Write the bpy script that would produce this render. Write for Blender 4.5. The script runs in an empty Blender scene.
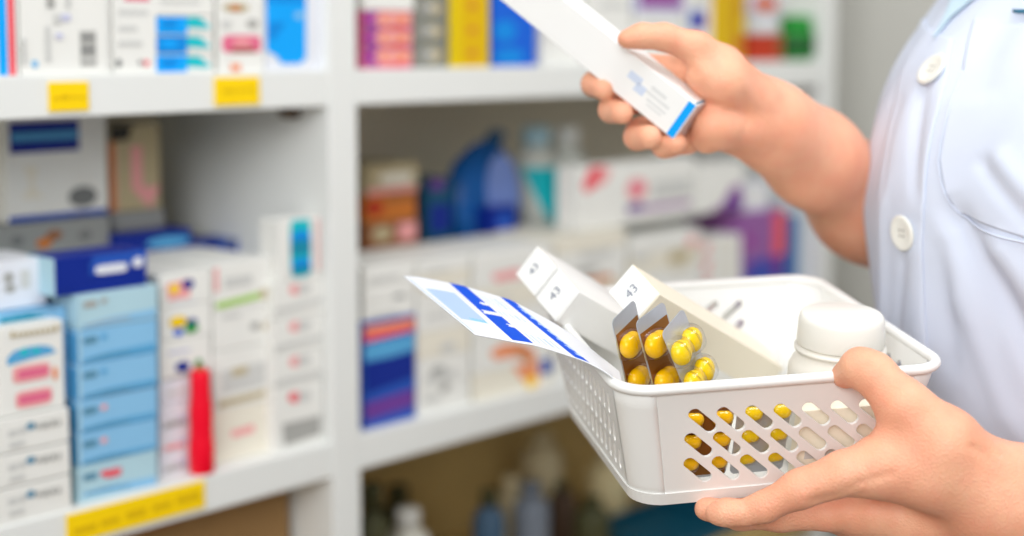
import bpy, bmesh, math, random
import numpy as np
from mathutils import Vector, Matrix
from mathutils.bvhtree import BVHTree

random.seed(7)
SC = bpy.context.scene
COL = SC.collection

# ------------------------------------------------------------------ camera
F_PX, CX, CY = 1500.0, 512.0, 184.4
TILT = math.radians(5.5)
CAM = Vector((0, 0, 1.25))
RIGHT = Vector((1, 0, 0))
FWD = Vector((0, math.cos(TILT), -math.sin(TILT)))
UP = Vector((0, math.sin(TILT), math.cos(TILT)))
FOCUS = 0.985


def cw(v):
    """camera-frame metres (right, up, depth) -> world"""
    return CAM + RIGHT * v[0] + UP * v[1] + FWD * v[2]


def cd(v):
    return RIGHT * v[0] + UP * v[1] + FWD * v[2]


def P(px, py, d):
    return cw(((px - CX) / F_PX * d, -(py - CY) / F_PX * d, d))


def ray(px, py):
    return cd(((px - CX) / F_PX, -(py - CY) / F_PX, 1.0))


cam_data = bpy.data.cameras.new('camera')
cam_data.sensor_width = 36.0
cam_data.lens = F_PX / 1024 * 36.0
cam_data.shift_y = -(268 - CY) / 1024
cam_data.dof.use_dof = True
cam_data.dof.focus_distance = FOCUS
cam_data.dof.aperture_fstop = 2.15
cam_data.dof.aperture_blades = 0
cam_data.clip_start = 0.05
cam = bpy.data.objects.new('camera', cam_data)
cam.location = CAM
cam.rotation_euler = (math.pi / 2 - TILT, 0, 0)
COL.objects.link(cam)
SC.camera = cam

# ------------------------------------------------------------------ materials


def s2l(c):
    return tuple(((x / 255) / 12.92 if x / 255 <= 0.04045 else ((x / 255 + 0.055) / 1.055) ** 2.4) for x in c)


MATS = {}


def mat(name, rgb, rough=0.5, metal=0.0, var=0.03, scale=40, sss=0, spec=0.25, bump=0.0, bscale=200, trans=0.0):
    """Principled surface with a little procedural tone variation"""
    if name in MATS:
        return MATS[name]
    m = bpy.data.materials.new(name)
    m.use_nodes = True
    nt = m.node_tree
    b = nt.nodes['Principled BSDF']
    col = s2l(rgb)
    tc = nt.nodes.new('ShaderNodeTexCoord')
    nz = nt.nodes.new('ShaderNodeTexNoise')
    nz.inputs['Scale'].default_value = scale
    nz.inputs['Detail'].default_value = 3
    nt.links.new(tc.outputs['Object'], nz.inputs['Vector'])
    mx = nt.nodes.new('ShaderNodeMix')
    mx.data_type = 'RGBA'
    mx.inputs[6].default_value = (*[max(0, c * (1 - var)) for c in col], 1)
    mx.inputs[7].default_value = (*[min(1, c * (1 + var)) for c in col], 1)
    nt.links.new(nz.outputs['Fac'], mx.inputs[0])
    nt.links.new(mx.outputs[2], b.inputs['Base Color'])
    b.inputs['Roughness'].default_value = rough
    b.inputs['Metallic'].default_value = metal
    b.inputs['Specular IOR Level'].default_value = spec
    if sss:
        b.inputs['Subsurface Weight'].default_value = sss
        b.inputs['Subsurface Radius'].default_value = (1.0, 0.35, 0.2)
        b.inputs['Subsurface Scale'].default_value = 0.006
    if trans:
        b.inputs['Transmission Weight'].default_value = trans
    if bump:
        n2 = nt.nodes.new('ShaderNodeTexNoise')
        n2.inputs['Scale'].default_value = bscale
        n2.inputs['Detail'].default_value = 4
        nt.links.new(tc.outputs['Object'], n2.inputs['Vector'])
        bp = nt.nodes.new('ShaderNodeBump')
        bp.inputs['Strength'].default_value = bump
        bp.inputs['Distance'].default_value = 0.001
        nt.links.new(n2.outputs['Fac'], bp.inputs['Height'])
        nt.links.new(bp.outputs['Normal'], b.inputs['Normal'])
    MATS[name] = m
    return m


def clear_mat(name, tint, gloss=0.12):
    m = bpy.data.materials.new(name)
    m.use_nodes = True
    nt = m.node_tree
    nt.nodes.remove(nt.nodes['Principled BSDF'])
    out = nt.nodes['Material Output']
    t = nt.nodes.new('ShaderNodeBsdfTransparent')
    t.inputs['Color'].default_value = (*tint, 1)
    g = nt.nodes.new('ShaderNodeBsdfGlossy')
    g.inputs['Roughness'].default_value = 0.12
    lw = nt.nodes.new('ShaderNodeLayerWeight')
    lw.inputs['Blend'].default_value = gloss
    mx = nt.nodes.new('ShaderNodeMixShader')
    nt.links.new(lw.outputs['Facing'], mx.inputs[0])
    nt.links.new(t.outputs[0], mx.inputs[1])
    nt.links.new(g.outputs[0], mx.inputs[2])
    nt.links.new(mx.outputs[0], out.inputs['Surface'])
    MATS[name] = m
    return m


M = {
    'white': mat('white_card', (233, 233, 228), 0.55),
    'cool': mat('cool_white_card', (226, 229, 236), 0.55),
    'cream': mat('cream_card', (232, 227, 212), 0.55),
    'grey': mat('grey_print', (168, 168, 164), 0.6),
    'lgrey': mat('light_grey_print', (205, 206, 203), 0.6),
    'dgrey': mat('dark_grey_print', (120, 122, 122), 0.6),
    'black': mat('dark_print', (52, 50, 46), 0.6),
    'sky': mat('sky_blue_print', (0, 165, 250), 0.5),
    'sky2': mat('azure_print', (0, 138, 226), 0.5),
    'teal': mat('teal_print', (20, 190, 200), 0.5),
    'teal2': mat('deep_teal_print', (20, 140, 170), 0.5),
    'red': mat('red_print', (236, 92, 104), 0.5),
    'crim': mat('crimson_plastic', (240, 6, 42), 0.35),
    'pink': mat('pink_print', (226, 108, 142), 0.5),
    'lpink': mat('pale_pink_print', (238, 165, 165), 0.5),
    'yellow': mat('yellow_label', (255, 214, 0), 0.5),
    'yellowd': mat('ochre_lettering', (222, 180, 0), 0.6),
    'navy': mat('navy_print', (8, 40, 140), 0.5),
    'blue': mat('blue_print', (14, 98, 215), 0.5),
    'blue2': mat('royal_blue_print', (36, 84, 180), 0.5),
    'lblue': mat('light_blue_card', (138, 194, 232), 0.55),
    'lblue2': mat('mid_blue_print', (88, 166, 214), 0.55),
    'pblue': mat('pale_blue_card', (178, 212, 224), 0.55),
    'steel': mat('steel_blue_print', (88, 140, 168), 0.55),
    'orange': mat('orange_print', (238, 150, 105), 0.55),
    'dorange': mat('burnt_orange_print', (206, 120, 48), 0.55),
    'brown': mat('brown_print', (150, 96, 60), 0.55),
    'redbr': mat('brick_red_print', (186, 54, 24), 0.5),
    'green': mat('green_print', (38, 146, 54), 0.5),
    'dgreen': mat('dark_green_print', (30, 92, 40), 0.5),
    'lime': mat('lime_print', (166, 206, 100), 0.5),
    'purple': mat('purple_print', (150, 96, 160), 0.5),
    'plum': mat('plum_print', (160, 40, 150), 0.5),
    'violet': mat('violet_print', (110, 60, 150), 0.5),
    'gold': mat('gold_card', (226, 196, 0), 0.5),
    'goldd': mat('dark_gold_print', (206, 160, 10), 0.5),
    'lav': mat('lavender_card', (198, 200, 224), 0.55),
    'tan': mat('tan_card', (190, 176, 140), 0.6),
    'greyc': mat('grey_card', (150, 152, 150), 0.6),
}

# ------------------------------------------------------------------ object helpers


def link(o, parent=None):
    COL.objects.link(o)
    if parent is not None:
        o.parent = parent
    return o


def mesh_obj(name, bm, mats, parent=None, smooth=False):
    me = bpy.data.meshes.new(name)
    bmesh.ops.recalc_face_normals(bm, faces=bm.faces[:])
    bm.to_mesh(me)
    bm.free()
    for m in (mats if isinstance(mats, (list, tuple)) else [mats]):
        me.materials.append(m)
    if smooth:
        for p in me.polygons:
            p.use_smooth = True
    o = bpy.data.objects.new(name, me)
    return link(o, parent)


def empty(name, loc=(0, 0, 0), rot=None):
    o = bpy.data.objects.new(name, None)
    o.empty_display_size = 0.05
    if rot is not None:
        o.matrix_world = Matrix.Translation(loc) @ rot.to_4x4()
    else:
        o.location = loc
    return link(o)


def tag(o, label, cat, group=None, kind=None):
    o['label'] = label
    o['category'] = cat
    if group:
        o['group'] = group
    if kind:
        o['kind'] = kind
    return o


def bm_box(bm, p0, p1, mi=0, bevel=0.0):
    r = bmesh.ops.create_cube(bm, size=1)
    vs = r['verts']
    for v in vs:
        v.co = Vector([(a + b) / 2 + c * (b - a) for a, b, c in zip(p0, p1, v.co)])
    fs = list({f for v in vs for f in v.link_faces})
    for f in fs:
        f.material_index = mi
    if bevel:
        es = list({e for v in vs for e in v.link_edges})
        r = bmesh.ops.bevel(bm, geom=es, offset=bevel, segments=2, affect='EDGES', profile=0.5)
        for f in r['faces']:
            f.material_index = mi


def bm_lathe(bm, prof, n=32, mat_of=None, M4=None):
    """profile [(r,z)] revolved about Z"""
    rings = []
    for r, z in prof:
        if r < 1e-6:
            rings.append([bm.verts.new((0, 0, z))])
        else:
            rings.append([bm.verts.new((r * math.cos(2 * math.pi * i / n), r * math.sin(2 * math.pi * i / n), z)) for i in range(n)])
    for k in range(len(rings) - 1):
        a, b = rings[k], rings[k + 1]
        mi = mat_of(k) if mat_of else 0
        for i in range(n):
            j = (i + 1) % n
            if len(a) == 1 and len(b) == 1:
                continue
            if len(a) == 1:
                f = bm.faces.new((a[0], b[j], b[i]))
            elif len(b) == 1:
                f = bm.faces.new((a[i], a[j], b[0]))
            else:
                f = bm.faces.new((a[i], a[j], b[j], b[i]))
            f.material_index = mi
            f.smooth = True
    if M4 is not None:
        vs = [v for r in rings for v in r]
        for v in vs:
            v.co = M4 @ v.co
    return [v for r in rings for v in r]


def bm_tube(bm, pts, rad, n=10, closed=False, mi=0):
    rings = []
    N = len(pts)
    prev = None
    for i, p in enumerate(pts):
        p = Vector(p)
        a = Vector(pts[(i - 1) % N]) if (closed or i > 0) else p
        b = Vector(pts[(i + 1) % N]) if (closed or i < N - 1) else p
        t = (b - a).normalized()
        if prev is None:
            ref = Vector((0, 0, 1)) if abs(t.z) < 0.9 else Vector((1, 0, 0))
            x = t.cross(ref).normalized()
        else:
            x = (prev - t * prev.dot(t)).normalized()
        prev = x
        y = t.cross(x)
        r = rad(i) if callable(rad) else rad
        rx, ry = r if isinstance(r, tuple) else (r, r)
        rings.append([bm.verts.new(p + x * rx * math.cos(2 * math.pi * k / n) + y * ry * math.sin(2 * math.pi * k / n)) for k in range(n)])
    m = N if closed else N - 1
    for i in range(m):
        a, b = rings[i], rings[(i + 1) % N]
        for k in range(n):
            f = bm.faces.new((a[k], a[(k + 1) % n], b[(k + 1) % n], b[k]))
            f.smooth = True
            f.material_index = mi
    if not closed:
        for r in (rings[0], rings[-1]):
            f = bm.faces.new(r)
            f.material_index = mi


# ------------------------------------------------------------------ the shelving frame of reference
PHI = math.radians(42.64)
U3 = Vector((math.sin(PHI), math.cos(PHI), 0))          # along the shelves, to the right and away
V3 = Vector((-math.cos(PHI), math.sin(PHI), 0))         # into the shelves
_o = P(331, 300, 1.50)
ORG = Vector((_o.x, _o.y, 0))
SHELF_ROT = Matrix((U3, V3, Vector((0, 0, 1)))).transposed()
SHELF_M = Matrix.Translation(ORG) @ SHELF_ROT.to_4x4()


def hit(px, py, t=0.0):
    d = ray(px, py)
    lam = (t - (CAM - ORG).dot(V3)) / d.dot(V3)
    q = CAM + d * lam - ORG
    return q.dot(U3), q.z


BT = 0.036                        # board thickness
Z_U = hit(331, 70)[1]             # top of the upper shelf
Z_L = hit(331, 443.5)[1]          # top of the lower shelf
Z_B = hit(560, 531, 0.20)[1]      # top of the shelf below
Z_T = Z_U + 0.37
S_END = hit(820, 200)[0]
S_POST = hit(359, 300)[0]
DEP = 0.30

# ------------------------------------------------------------------ setting


def structure(name, bm, m):
    o = mesh_obj(name, bm, m)
    o['kind'] = 'structure'
    return o


bm = bmesh.new()
bm_box(bm, (-3.5, -3.0, -0.05), (3.5, 4.5, 0.0))
structure('floor', bm, mat('floor_tile', (118, 94, 70), 0.4, var=0.06, scale=3))
WALLM = mat('wall_paint', (214, 213, 206), 0.7, var=0.015, scale=6, bump=0.05)
bm = bmesh.new()
bm_box(bm, (-2.2, 0.335, 0.0), (1.30, 0.40, 2.7))
o = structure('wall_back', bm, WALLM)
o.matrix_world = SHELF_M
bm = bmesh.new()
bm_box(bm, (S_END + 0.26, -2.2, 0.0), (S_END + 0.33, 0.335, 2.7))
o = structure('wall_right', bm, WALLM)
o.matrix_world = SHELF_M

bm = bmesh.new()
bm_box(bm, (-2.6, -2.6, 0.0), (-2.53, 3.6, 2.7))
structure('wall_left', bm, WALLM)
bm = bmesh.new()
bm_box(bm, (-2.53, -2.6, 0.0), (3.2, -2.53, 2.7))
structure('wall_front', bm, WALLM)

# shelving unit ----------------------------------------------------
LAM = mat('white_laminate', (230, 232, 229), 0.45, var=0.01, scale=8)
unit = empty('shelving_unit', ORG, SHELF_ROT)
tag(unit, 'white laminate shelving unit stocked with medicine boxes, filling the background', 'shelving')


def unit_box(name, p0, p1, bevel=0.0015, m=LAM):
    bm = bmesh.new()
    bm_box(bm, p0, p1, 0, bevel)
    return mesh_obj(name, bm, m, unit)


S_L = -0.92
unit_box('upright_panel', (0, 0, 0), (S_POST, DEP, 2.05))
unit_box('upright_panel', (S_L - S_POST, 0, 0), (S_L, DEP, 2.05))
unit_box('upright_panel', (S_END, 0, 0), (S_END + S_POST, DEP, 2.05))
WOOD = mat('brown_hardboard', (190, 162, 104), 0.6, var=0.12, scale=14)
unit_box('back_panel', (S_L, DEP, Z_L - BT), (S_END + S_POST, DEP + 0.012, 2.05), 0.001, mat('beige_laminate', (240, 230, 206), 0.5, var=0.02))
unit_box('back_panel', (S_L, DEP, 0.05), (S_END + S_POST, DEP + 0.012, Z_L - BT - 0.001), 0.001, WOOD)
for z in (Z_T, Z_U, Z_L, Z_B):
    for a, b in ((S_L, 0), (S_POST, S_END)):
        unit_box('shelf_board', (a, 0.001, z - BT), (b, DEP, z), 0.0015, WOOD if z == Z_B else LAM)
for a, b in ((S_L, 0), (S_POST, S_END)):
    unit_box('plinth', (a, 0.03, 0.0), (b, 0.05, 0.10))
# shelf pin under the upper board
s, z = hit(291, 114, 0.03)
bm = bmesh.new()
bm_lathe(bm, [(0, -0.006), (0.006, -0.006), (0.007, 0.0), (0.007, 0.012), (0, 0.012)], 16)
o = mesh_obj('shelf_pin', bm, mat('brown_metal', (92, 70, 48), 0.4, 0.6), unit)
o.matrix_local = Matrix.Translation((-0.012, 0.05, Z_U - BT - 0.006)) @ Matrix.Rotation(math.pi / 2, 4, 'Y')


def shelf_label(x0, x1, ya, yb, xr, label, marks):
    """yellow label on the front edge; ya..yb read at pixel column xr"""
    s0, s1 = hit(x0, ya)[0], hit(x1, ya)[0]
    z1, z0 = hit(xr, ya)[1], hit(xr, yb)[1]
    bm = bmesh.new()
    bm_box(bm, (s0, -0.0012, z0), (s1, 0.0006, z1), 0, 0.0004)
    for (a, c, b, d) in marks:
        bm_box(bm, (s0 + (s1 - s0) * a, -0.0015, z1 - (z1 - z0) * d), (s0 + (s1 - s0) * b, -0.0011, z1 - (z1 - z0) * c), 1)
    o = mesh_obj('shelf_label', bm, [M['yellow'], M['yellowd']])
    o.matrix_world = SHELF_M
    tag(o, label, 'shelf label', 'yellow labels on the shelf edges')


shelf_label(48, 88, 82, 111, 68, 'small yellow label on the upper shelf edge, near the left end under the barcode box',
            [(0.1, 0.5, 0.24, 0.62), (0.28, 0.44, 0.5, 0.6), (0.54, 0.48, 0.72, 0.58), (0.76, 0.5, 0.9, 0.6)])
shelf_label(214, 259, 77, 105, 236, 'small yellow label on the upper shelf edge below the pink-marked white box',
            [(0.15, 0.42, 0.45, 0.56), (0.5, 0.42, 0.66, 0.54), (0.7, 0.4, 0.88, 0.52)])
shelf_label(65, 204, 480, 507, 204, 'long yellow label on the lower shelf edge under the light blue boxes',
            [(0.04, 0.5, 0.2, 0.72), (0.23, 0.48, 0.36, 0.68), (0.41, 0.42, 0.55, 0.68), (0.6, 0.42, 0.74, 0.64), (0.78, 0.36, 0.96, 0.62)])

# ------------------------------------------------------------------ cartons on the shelves


def poly_print(bm, pts, t, mi):
    vs = [bm.verts.new((p[0], t, p[1])) for p in pts]
    f = bm.faces.new(vs)
    f.material_index = mi


def outline(kind, x0, y0, x1, y1):
    cx, cy, hx, hy = (x0 + x1) / 2, (y0 + y1) / 2, (x1 - x0) / 2, (y1 - y0) / 2
    if kind == 'r':
        return [(x0, y0), (x1, y0), (x1, y1), (x0, y1)]
    n = 20
    e = 1.0 if kind == 'e' else 0.4
    out = []
    for i in range(n):
        a = 2 * math.pi * i / n
        c, s = math.cos(a), math.sin(a)
        out.append((cx + hx * math.copysign(abs(c) ** e, c), cy + hy * math.copysign(abs(s) ** e, s)))
    return out


def carton(label, x0, x1, ytop, ybot, base, prints=(), t=0.008, depth=0.11, group=None, side=None, zb=None, zt=None, name='medicine_box', rot=0.0, cat='box'):
    """a folding carton whose front face stands at depth t behind the shelf edge.
    x0,x1: its two front edges; ytop,ybot read on the left edge; zb / zt give heights directly"""
    s0 = hit(x0, (ytop + (ybot if ybot is not None else ytop)) / 2, t)[0]
    s1 = hit(x1, (ytop + (ybot if ybot is not None else ytop)) / 2, t)[0]
    z1 = zt if zt is not None else hit(x0, ytop, t)[1]
    z0 = zb if zb is not None else hit(x0, ybot, t)[1]
    sc, tc = (s0 + s1) / 2, t + depth / 2
    slots = [base]

    def idx(m):
        if m not in slots:
            slots.append(m)
        return slots.index(m)
    bm = bmesh.new()
    w = s1 - s0
    bm_box(bm, (-w / 2, -depth / 2, 0), (w / 2, depth / 2, z1 - z0), 0, 0.0009)
    k = 0
    for pr in prints:
        k += 1
        kind, m = pr[0], pr[-1]
        off = -depth / 2 - 0.0002 - 0.00012 * k
        if kind == 'p':
            pts = []
            for (a, b) in pr[1]:
                hs, hz = hit(a, b, t)
                pts.append((hs - sc, hz - z0))
        else:
            _, a, b, c, d, _m = pr
            xm, ym = (a + c) / 2, (b + d) / 2
            sa, sb = hit(a, ym, t)[0], hit(c, ym, t)[0]
            za, zc = hit(xm, b, t)[1], hit(xm, d, t)[1]
            pts = outline(kind, sa - sc, za - z0, sb - sc, zc - z0)
        H = z1 - z0
        pts = [(min(max(p[0], -w / 2 + 0.0006), w / 2 - 0.0006), min(max(p[1], 0.0006), H - 0.0006)) for p in pts]
        poly_print(bm, pts, off, idx(M[m]))
    # glued seam of the tuck flap on the end faces
    if side:
        for (a, b, c, d, m) in side:      # fractions on the left end face (depth, height)
            H = z1 - z0
            vs = [bm.verts.new((-w / 2 - 0.0003, -depth / 2 + depth * q, H * h)) for q, h in ((a, b), (c, b), (c, d), (a, d))]
            f = bm.faces.new(vs)
            f.material_index = idx(M[m])
    o = mesh_obj(name, bm, slots)
    o.matrix_world = SHELF_M @ Matrix.Translation((sc, tc, z0)) @ Matrix.Rotation(rot, 4, 'Z')
    tag(o, label, cat, group)
    return o


def zof(x, y, t):
    return hit(x, y, t)[1]


T0 = 0.008
# ---- upper shelf, left bay
carton('white box with cyan and red edge stripes, far left on the upper shelf', -62, 14.5, -95, None, M['white'],
       [('r', -4, -95, 5.2, 78, 'sky'), ('r', 6.6, -95, 13.4, 76, 'red')], zb=Z_U)
carton('large white box with a grey barcode panel on the upper left shelf', 16, 108, -105, None, M['white'],
       [('r', 80, 31, 96, 66, 'grey'), ('r', 81, 36, 95, 39, 'dgrey'), ('r', 81, 48, 95, 52, 'dgrey'), ('r', 81, 58, 95, 61, 'lgrey'), ('e', 31, 60, 38, 68, 'lblue'),
        ('r', 46, -10, 54, 8, 'grey'), ('r', 45, 26, 50, 62, 'lgrey'), ('r', 65, -5, 70, 8, 'lgrey'), ('r', 53, 14, 60, 24, 'lgrey'), ('o', 60, 14, 70, 21, 'lav'),
        ('o', 55, 33, 62, 39, 'lav'), ('r', 20, 38, 25, 64, 'lgrey'), ('r', 106.3, -60, 107.3, 72, 'lgrey')], zb=Z_U, depth=0.14)
carton('white box with grey text lines and a pink mark, beside the sky blue stacked boxes', 110, 154, -100, None, M['white'],
       [('r', 124, -14, 149, 1, 'pink'), ('r', 118, 10, 148, 15, 'lgrey'), ('r', 118, 26, 137, 31, 'lgrey'), ('r', 118, 41, 142, 46, 'lgrey'),
        ('e', 115.5, 59, 121.5, 67, 'dgrey'), ('e', 138, 60, 142, 65, 'dgrey'), ('e', 143, 60, 149, 66, 'red')], zb=Z_U, depth=0.13)
zs = [Z_U] + [zof(155.5, y, T0) for y in (54, 34.5, 15, -5, -25)]
for i in range(5):
    ya = (54, 34.5, 15, -5, -25)[i]
    yb = (74, 54, 34.5, 15, -5)[i]
    pr = [('r', 155.8, ya - 1, 187, yb + 1, 'sky2' if i % 2 else 'sky')]
    if i < 3:
        pr += [('p', [(187, ya + 2), (199, ya + 2), (211, (ya + yb) / 2 + 2), (206, (ya + yb) / 2 + 4), (187, (ya + yb) / 2 + 3)], 'teal'), ('e', 160, ya + 5, 178, yb - 6, 'sky2' if i % 2 == 0 else 'sky')]
    else:
        pr = [('r', 160, ya + 5, 200, ya + 9, 'lgrey')]
    carton(['lowest box of the blue and white stack with teal wedges', 'second box up in the blue and white stack with teal wedges', 'third box up in the blue and white stack with teal wedges',
            'plain white box resting directly on the blue and teal wedge stack', 'plain white box topping the blue and teal wedge stack'][i], 155.5, 214, ya, yb, M['white'], pr, zb=zs[i], zt=zs[i + 1] - 0.0006, depth=0.12)
carton('white box with a pink rounded label above the second yellow shelf label', 215.5, 262, -95, None, M['white'],
       [('o', 222, 35, 261, 53, 'pink'), ('r', 234, 39, 250, 45, 'lpink'), ('r', 231, 48, 255, 52, 'brown'), ('e', 222, 3, 249, 12, 'tan'), ('e', 230, 5, 240, 11, 'dorange'), ('e', 220, 20, 232, 28, 'lgrey'),
        ('e', 246, 19, 258, 28, 'grey'), ('r', 230, 64, 240, 74, 'orange')], zb=Z_U, depth=0.12)
carton('white box with a big sky blue panel, upper left shelf beside the post', 263.5, 328, -95, None, M['cool'],
       [('p', [(264, -80), (306, -80), (306, 58), (300, 64), (281, 64), (276, 56), (264, 51)], 'sky'), ('r', 264, -60, 305, 3, 'sky2'), ('p', [(268, 22), (286, 22), (274, 40), (268, 40)], 'sky2'),
        ('e', 294, 12, 304, 19, 'lblue')], zb=Z_U, depth=0.13)

# ---- lower shelf, left bay: front row
TA = 0.004
ysA = [408.5, 443, 477]
zA = [Z_L] + [zof(71, y, TA) for y in (473, 440, 405.5)]
for i, nm in enumerate(('bottom white box with faint printed name in the leftmost lower shelf stack', 'middle white box with faint printed name in the leftmost lower shelf stack', 'third white box with faint printed name, just under the pink labelled box')):
    c = (492, 458, 424)[i]
    pr = [('r', 8, c + 6, 18, c + 13, 'lgrey'), ('r', 19, c + 3, 26, c + 10, 'lgrey'), ('e', 26, c - 2, 35, c + 6, 'steel'), ('r', 36, c - 1, 40, c + 5, 'grey'), ('r', 42, c - 2, 48, c + 4, 'grey'),
          ('r', 50, c - 4, 55, c + 2, 'grey'), ('r', 57, c - 5, 60, c + 1, 'grey'), ('r', 9, c + 17, 24, c + 22, 'lgrey')]
    carton(nm, -45, 72, 500, 540, M['white'], pr, t=TA, zb=zA[i], zt=zA[i + 1] - 0.0012, depth=0.12)
zB = zof(63, 319, 0.008)
carton('white box with a blue arc and two pink bars, topping the leftmost stack', -2, 64, 326, 410, M['white'],
       [('p', [(7, 366), (7, 358), (14, 351), (26, 347), (40, 345), (50, 346), (57, 352), (50, 354), (30, 359)], 'lblue2'), ('e', 20, 348, 28, 356, 'teal'), ('e', 32, 347, 39, 354, 'teal'),
        ('o', 12, 364, 50, 381, 'lpink'), ('o', 17, 368, 48, 377, 'pink'), ('o', 15, 389, 52, 406, 'lpink'), ('o', 18, 393, 50, 402, 'pink'), ('e', 52, 366, 57, 380, 'orange'),
        ] + [('r', 10 + k * 5.4, 331.5 - k * 0.9 + (0 if k in (0, 8) else 2), 13.6 + k * 5.4, 338 - k * 0.9, 'tan') for k in range(9)], zb=zA[3], zt=zB, t=0.008, depth=0.075)

ys = [499, 467.5, 434.5, 401.5, 365.5, 331, 295]
TBL = 0.010
zz = [Z_L] + [zof(77, y, TBL) for y in ys[1:]]
order = ['bottom light blue box of the six-high blue stack', 'second light blue box from the bottom of the blue stack', 'third light blue box from the bottom of the blue stack',
         'fourth light blue box from the bottom of the blue stack', 'fifth light blue box from the bottom of the blue stack', 'pale top box of the light blue stack, under the navy box']
for i in range(6):
    yb, ya = ys[i], ys[i + 1]
    base = M['pblue'] if i in (0, 5) else M['lblue']
    pr = [('r', 78, ya + 1, 81, yb - 1, 'pblue'),
          ('p', [(83, yb - 6), (110, yb - 14), (156, yb - 23), (156, yb - 15), (110, yb - 7), (83, yb - 2)], 'lblue2' if i not in (0, 5) else 'lblue'),
          ('p', [(85, yb - 5.5), (105, yb - 11), (130, yb - 14.5), (130, yb - 13), (105, yb - 9), (85, yb - 4)], 'steel' if i != 5 else 'grey'),
          ('o', 83, ya + 5.5, 97, ya + 12.5, 'steel' if i != 5 else 'grey'), ('e', 100, ya + 2.5, 107, ya + 8.5, ('red', 'lpink', 'lpink', 'lblue2', 'lblue2', 'grey')[i])]
    if i == 0:
        pr.append(('o', 104, ya + 1, 121, ya + 9, 'red'))
    if i == 3:
        pr.append(('p', [(83, yb - 1), (110, yb - 8), (156, yb - 17), (156, yb - 11), (110, yb - 3), (83, yb + 1)], 'dgrey'))
    carton(order[i], 78, 158, ya, yb, base, pr, t=TBL, zb=zz[i], zt=zz[i + 1] - 0.0006, depth=0.15,
           side=[(0.0, 0.05, 0.22, 0.9, 'lblue2')] if i not in (0, 5) else [(0.2, 0.25, 0.9, 0.5, 'lblue2')])
zbt = zz[6]
carton('navy blue box with a white oval name, lying on the light blue stack', 55, 147, 259, 290, M['navy'],
       [('r', 57, 258, 86, 288, 'navy'), ('p', [(92, 256), (146, 248), (146, 262), (92, 275)], 'blue2'), ('o', 95, 264, 127, 273, 'cool'), ('e', 132, 257, 143, 267, 'cool'), ('r', 89, 262, 91, 276, 'blue2')],
       t=0.014, zb=zbt, zt=zof(55, 259, 0.014), depth=0.045, side=[(0.0, 0.0, 1, 1, 'pblue')])
carton('white box with grey blots left of the navy box on the light blue stack', -20, 46, 262, 297, M['cool'],
       [('e', 3, 272, 14, 284, 'grey'), ('e', 4, 284, 16, 293, 'grey'), ('r', 20, 270, 30, 288, 'lgrey')], t=0.04, zb=zbt - 0.010, zt=zof(46, 257, 0.04), depth=0.07)
carton('light blue box with a teal base stripe behind the pink-barred box', -12, 66, 296, 322, M['lblue'],
       [('p', [(0, 318), (30, 314), (55, 318), (0, 324)], 'teal2'), ('p', [(4, 300), (40, 306), (60, 312), (4, 306)], 'steel')], t=0.026, zb=zA[3], zt=zbt - 0.011, depth=0.10)

# ---- dotted column
ysC = [474, 453, 430, 405, 382, 342, 308, 275]
TC = 0.024
zc = [Z_L] + [zof(160, y, TC) for y in ysC[1:]]
lc = ['bottom box', 'second box from the bottom', 'third box from the bottom', 'fourth box from the bottom', 'navy-dotted box', 'box with yellow, green and blue dots', 'top box with orange and navy blobs']
for i in range(7):
    yb, ya = ysC[i], ysC[i + 1]
    pr = []
    if i == 6:
        pr = [('p', [(166, 284), (190, 278), (190, 297), (168, 301)], 'lpink'), ('e', 169, 284, 179, 294, 'yellow'), ('e', 182, 279, 194, 289, 'navy'), ('r', 170, 303, 196, 306, 'lav')]
    elif i == 5:
        pr = [('e', 169, 316, 187, 328, 'yellowd'), ('e', 171, 317, 184, 325, 'yellow'), ('e', 186, 318, 197, 326, 'navy'), ('e', 184, 323, 198, 333, 'green'), ('e', 173, 328, 183, 336, 'blue')]
    elif i == 4:
        pr = [('e', 175, 361, 190, 372, 'navy'), ('r', 168, 350, 190, 353, 'lav'), ('p', [(161, 384), (190, 370), (190, 374), (161, 389)], 'grey'), ('e', 194, 359, 202, 366, 'green')]
    elif i < 3:
        pr = [('p', [(164, yb - 6), (186, yb - 14), (186, yb - 7), (164, yb - 1)], 'grey' if i != 1 else 'lpink'), ('p', [(178, yb - 13), (188, yb - 16), (188, yb - 12), (178, yb - 9)], 'lav')]
    else:
        pr = [('r', 166, ya + 8, 186, ya + 12, 'lgrey')]
    carton(lc[i] + ' in the narrow column beside the blue stack', 160, 211.5, ya, yb, M['white'] if i > 3 else M['cool'], pr, t=TC, zb=zc[i], zt=zc[i + 1] - 0.0006, depth=0.12)

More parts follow.
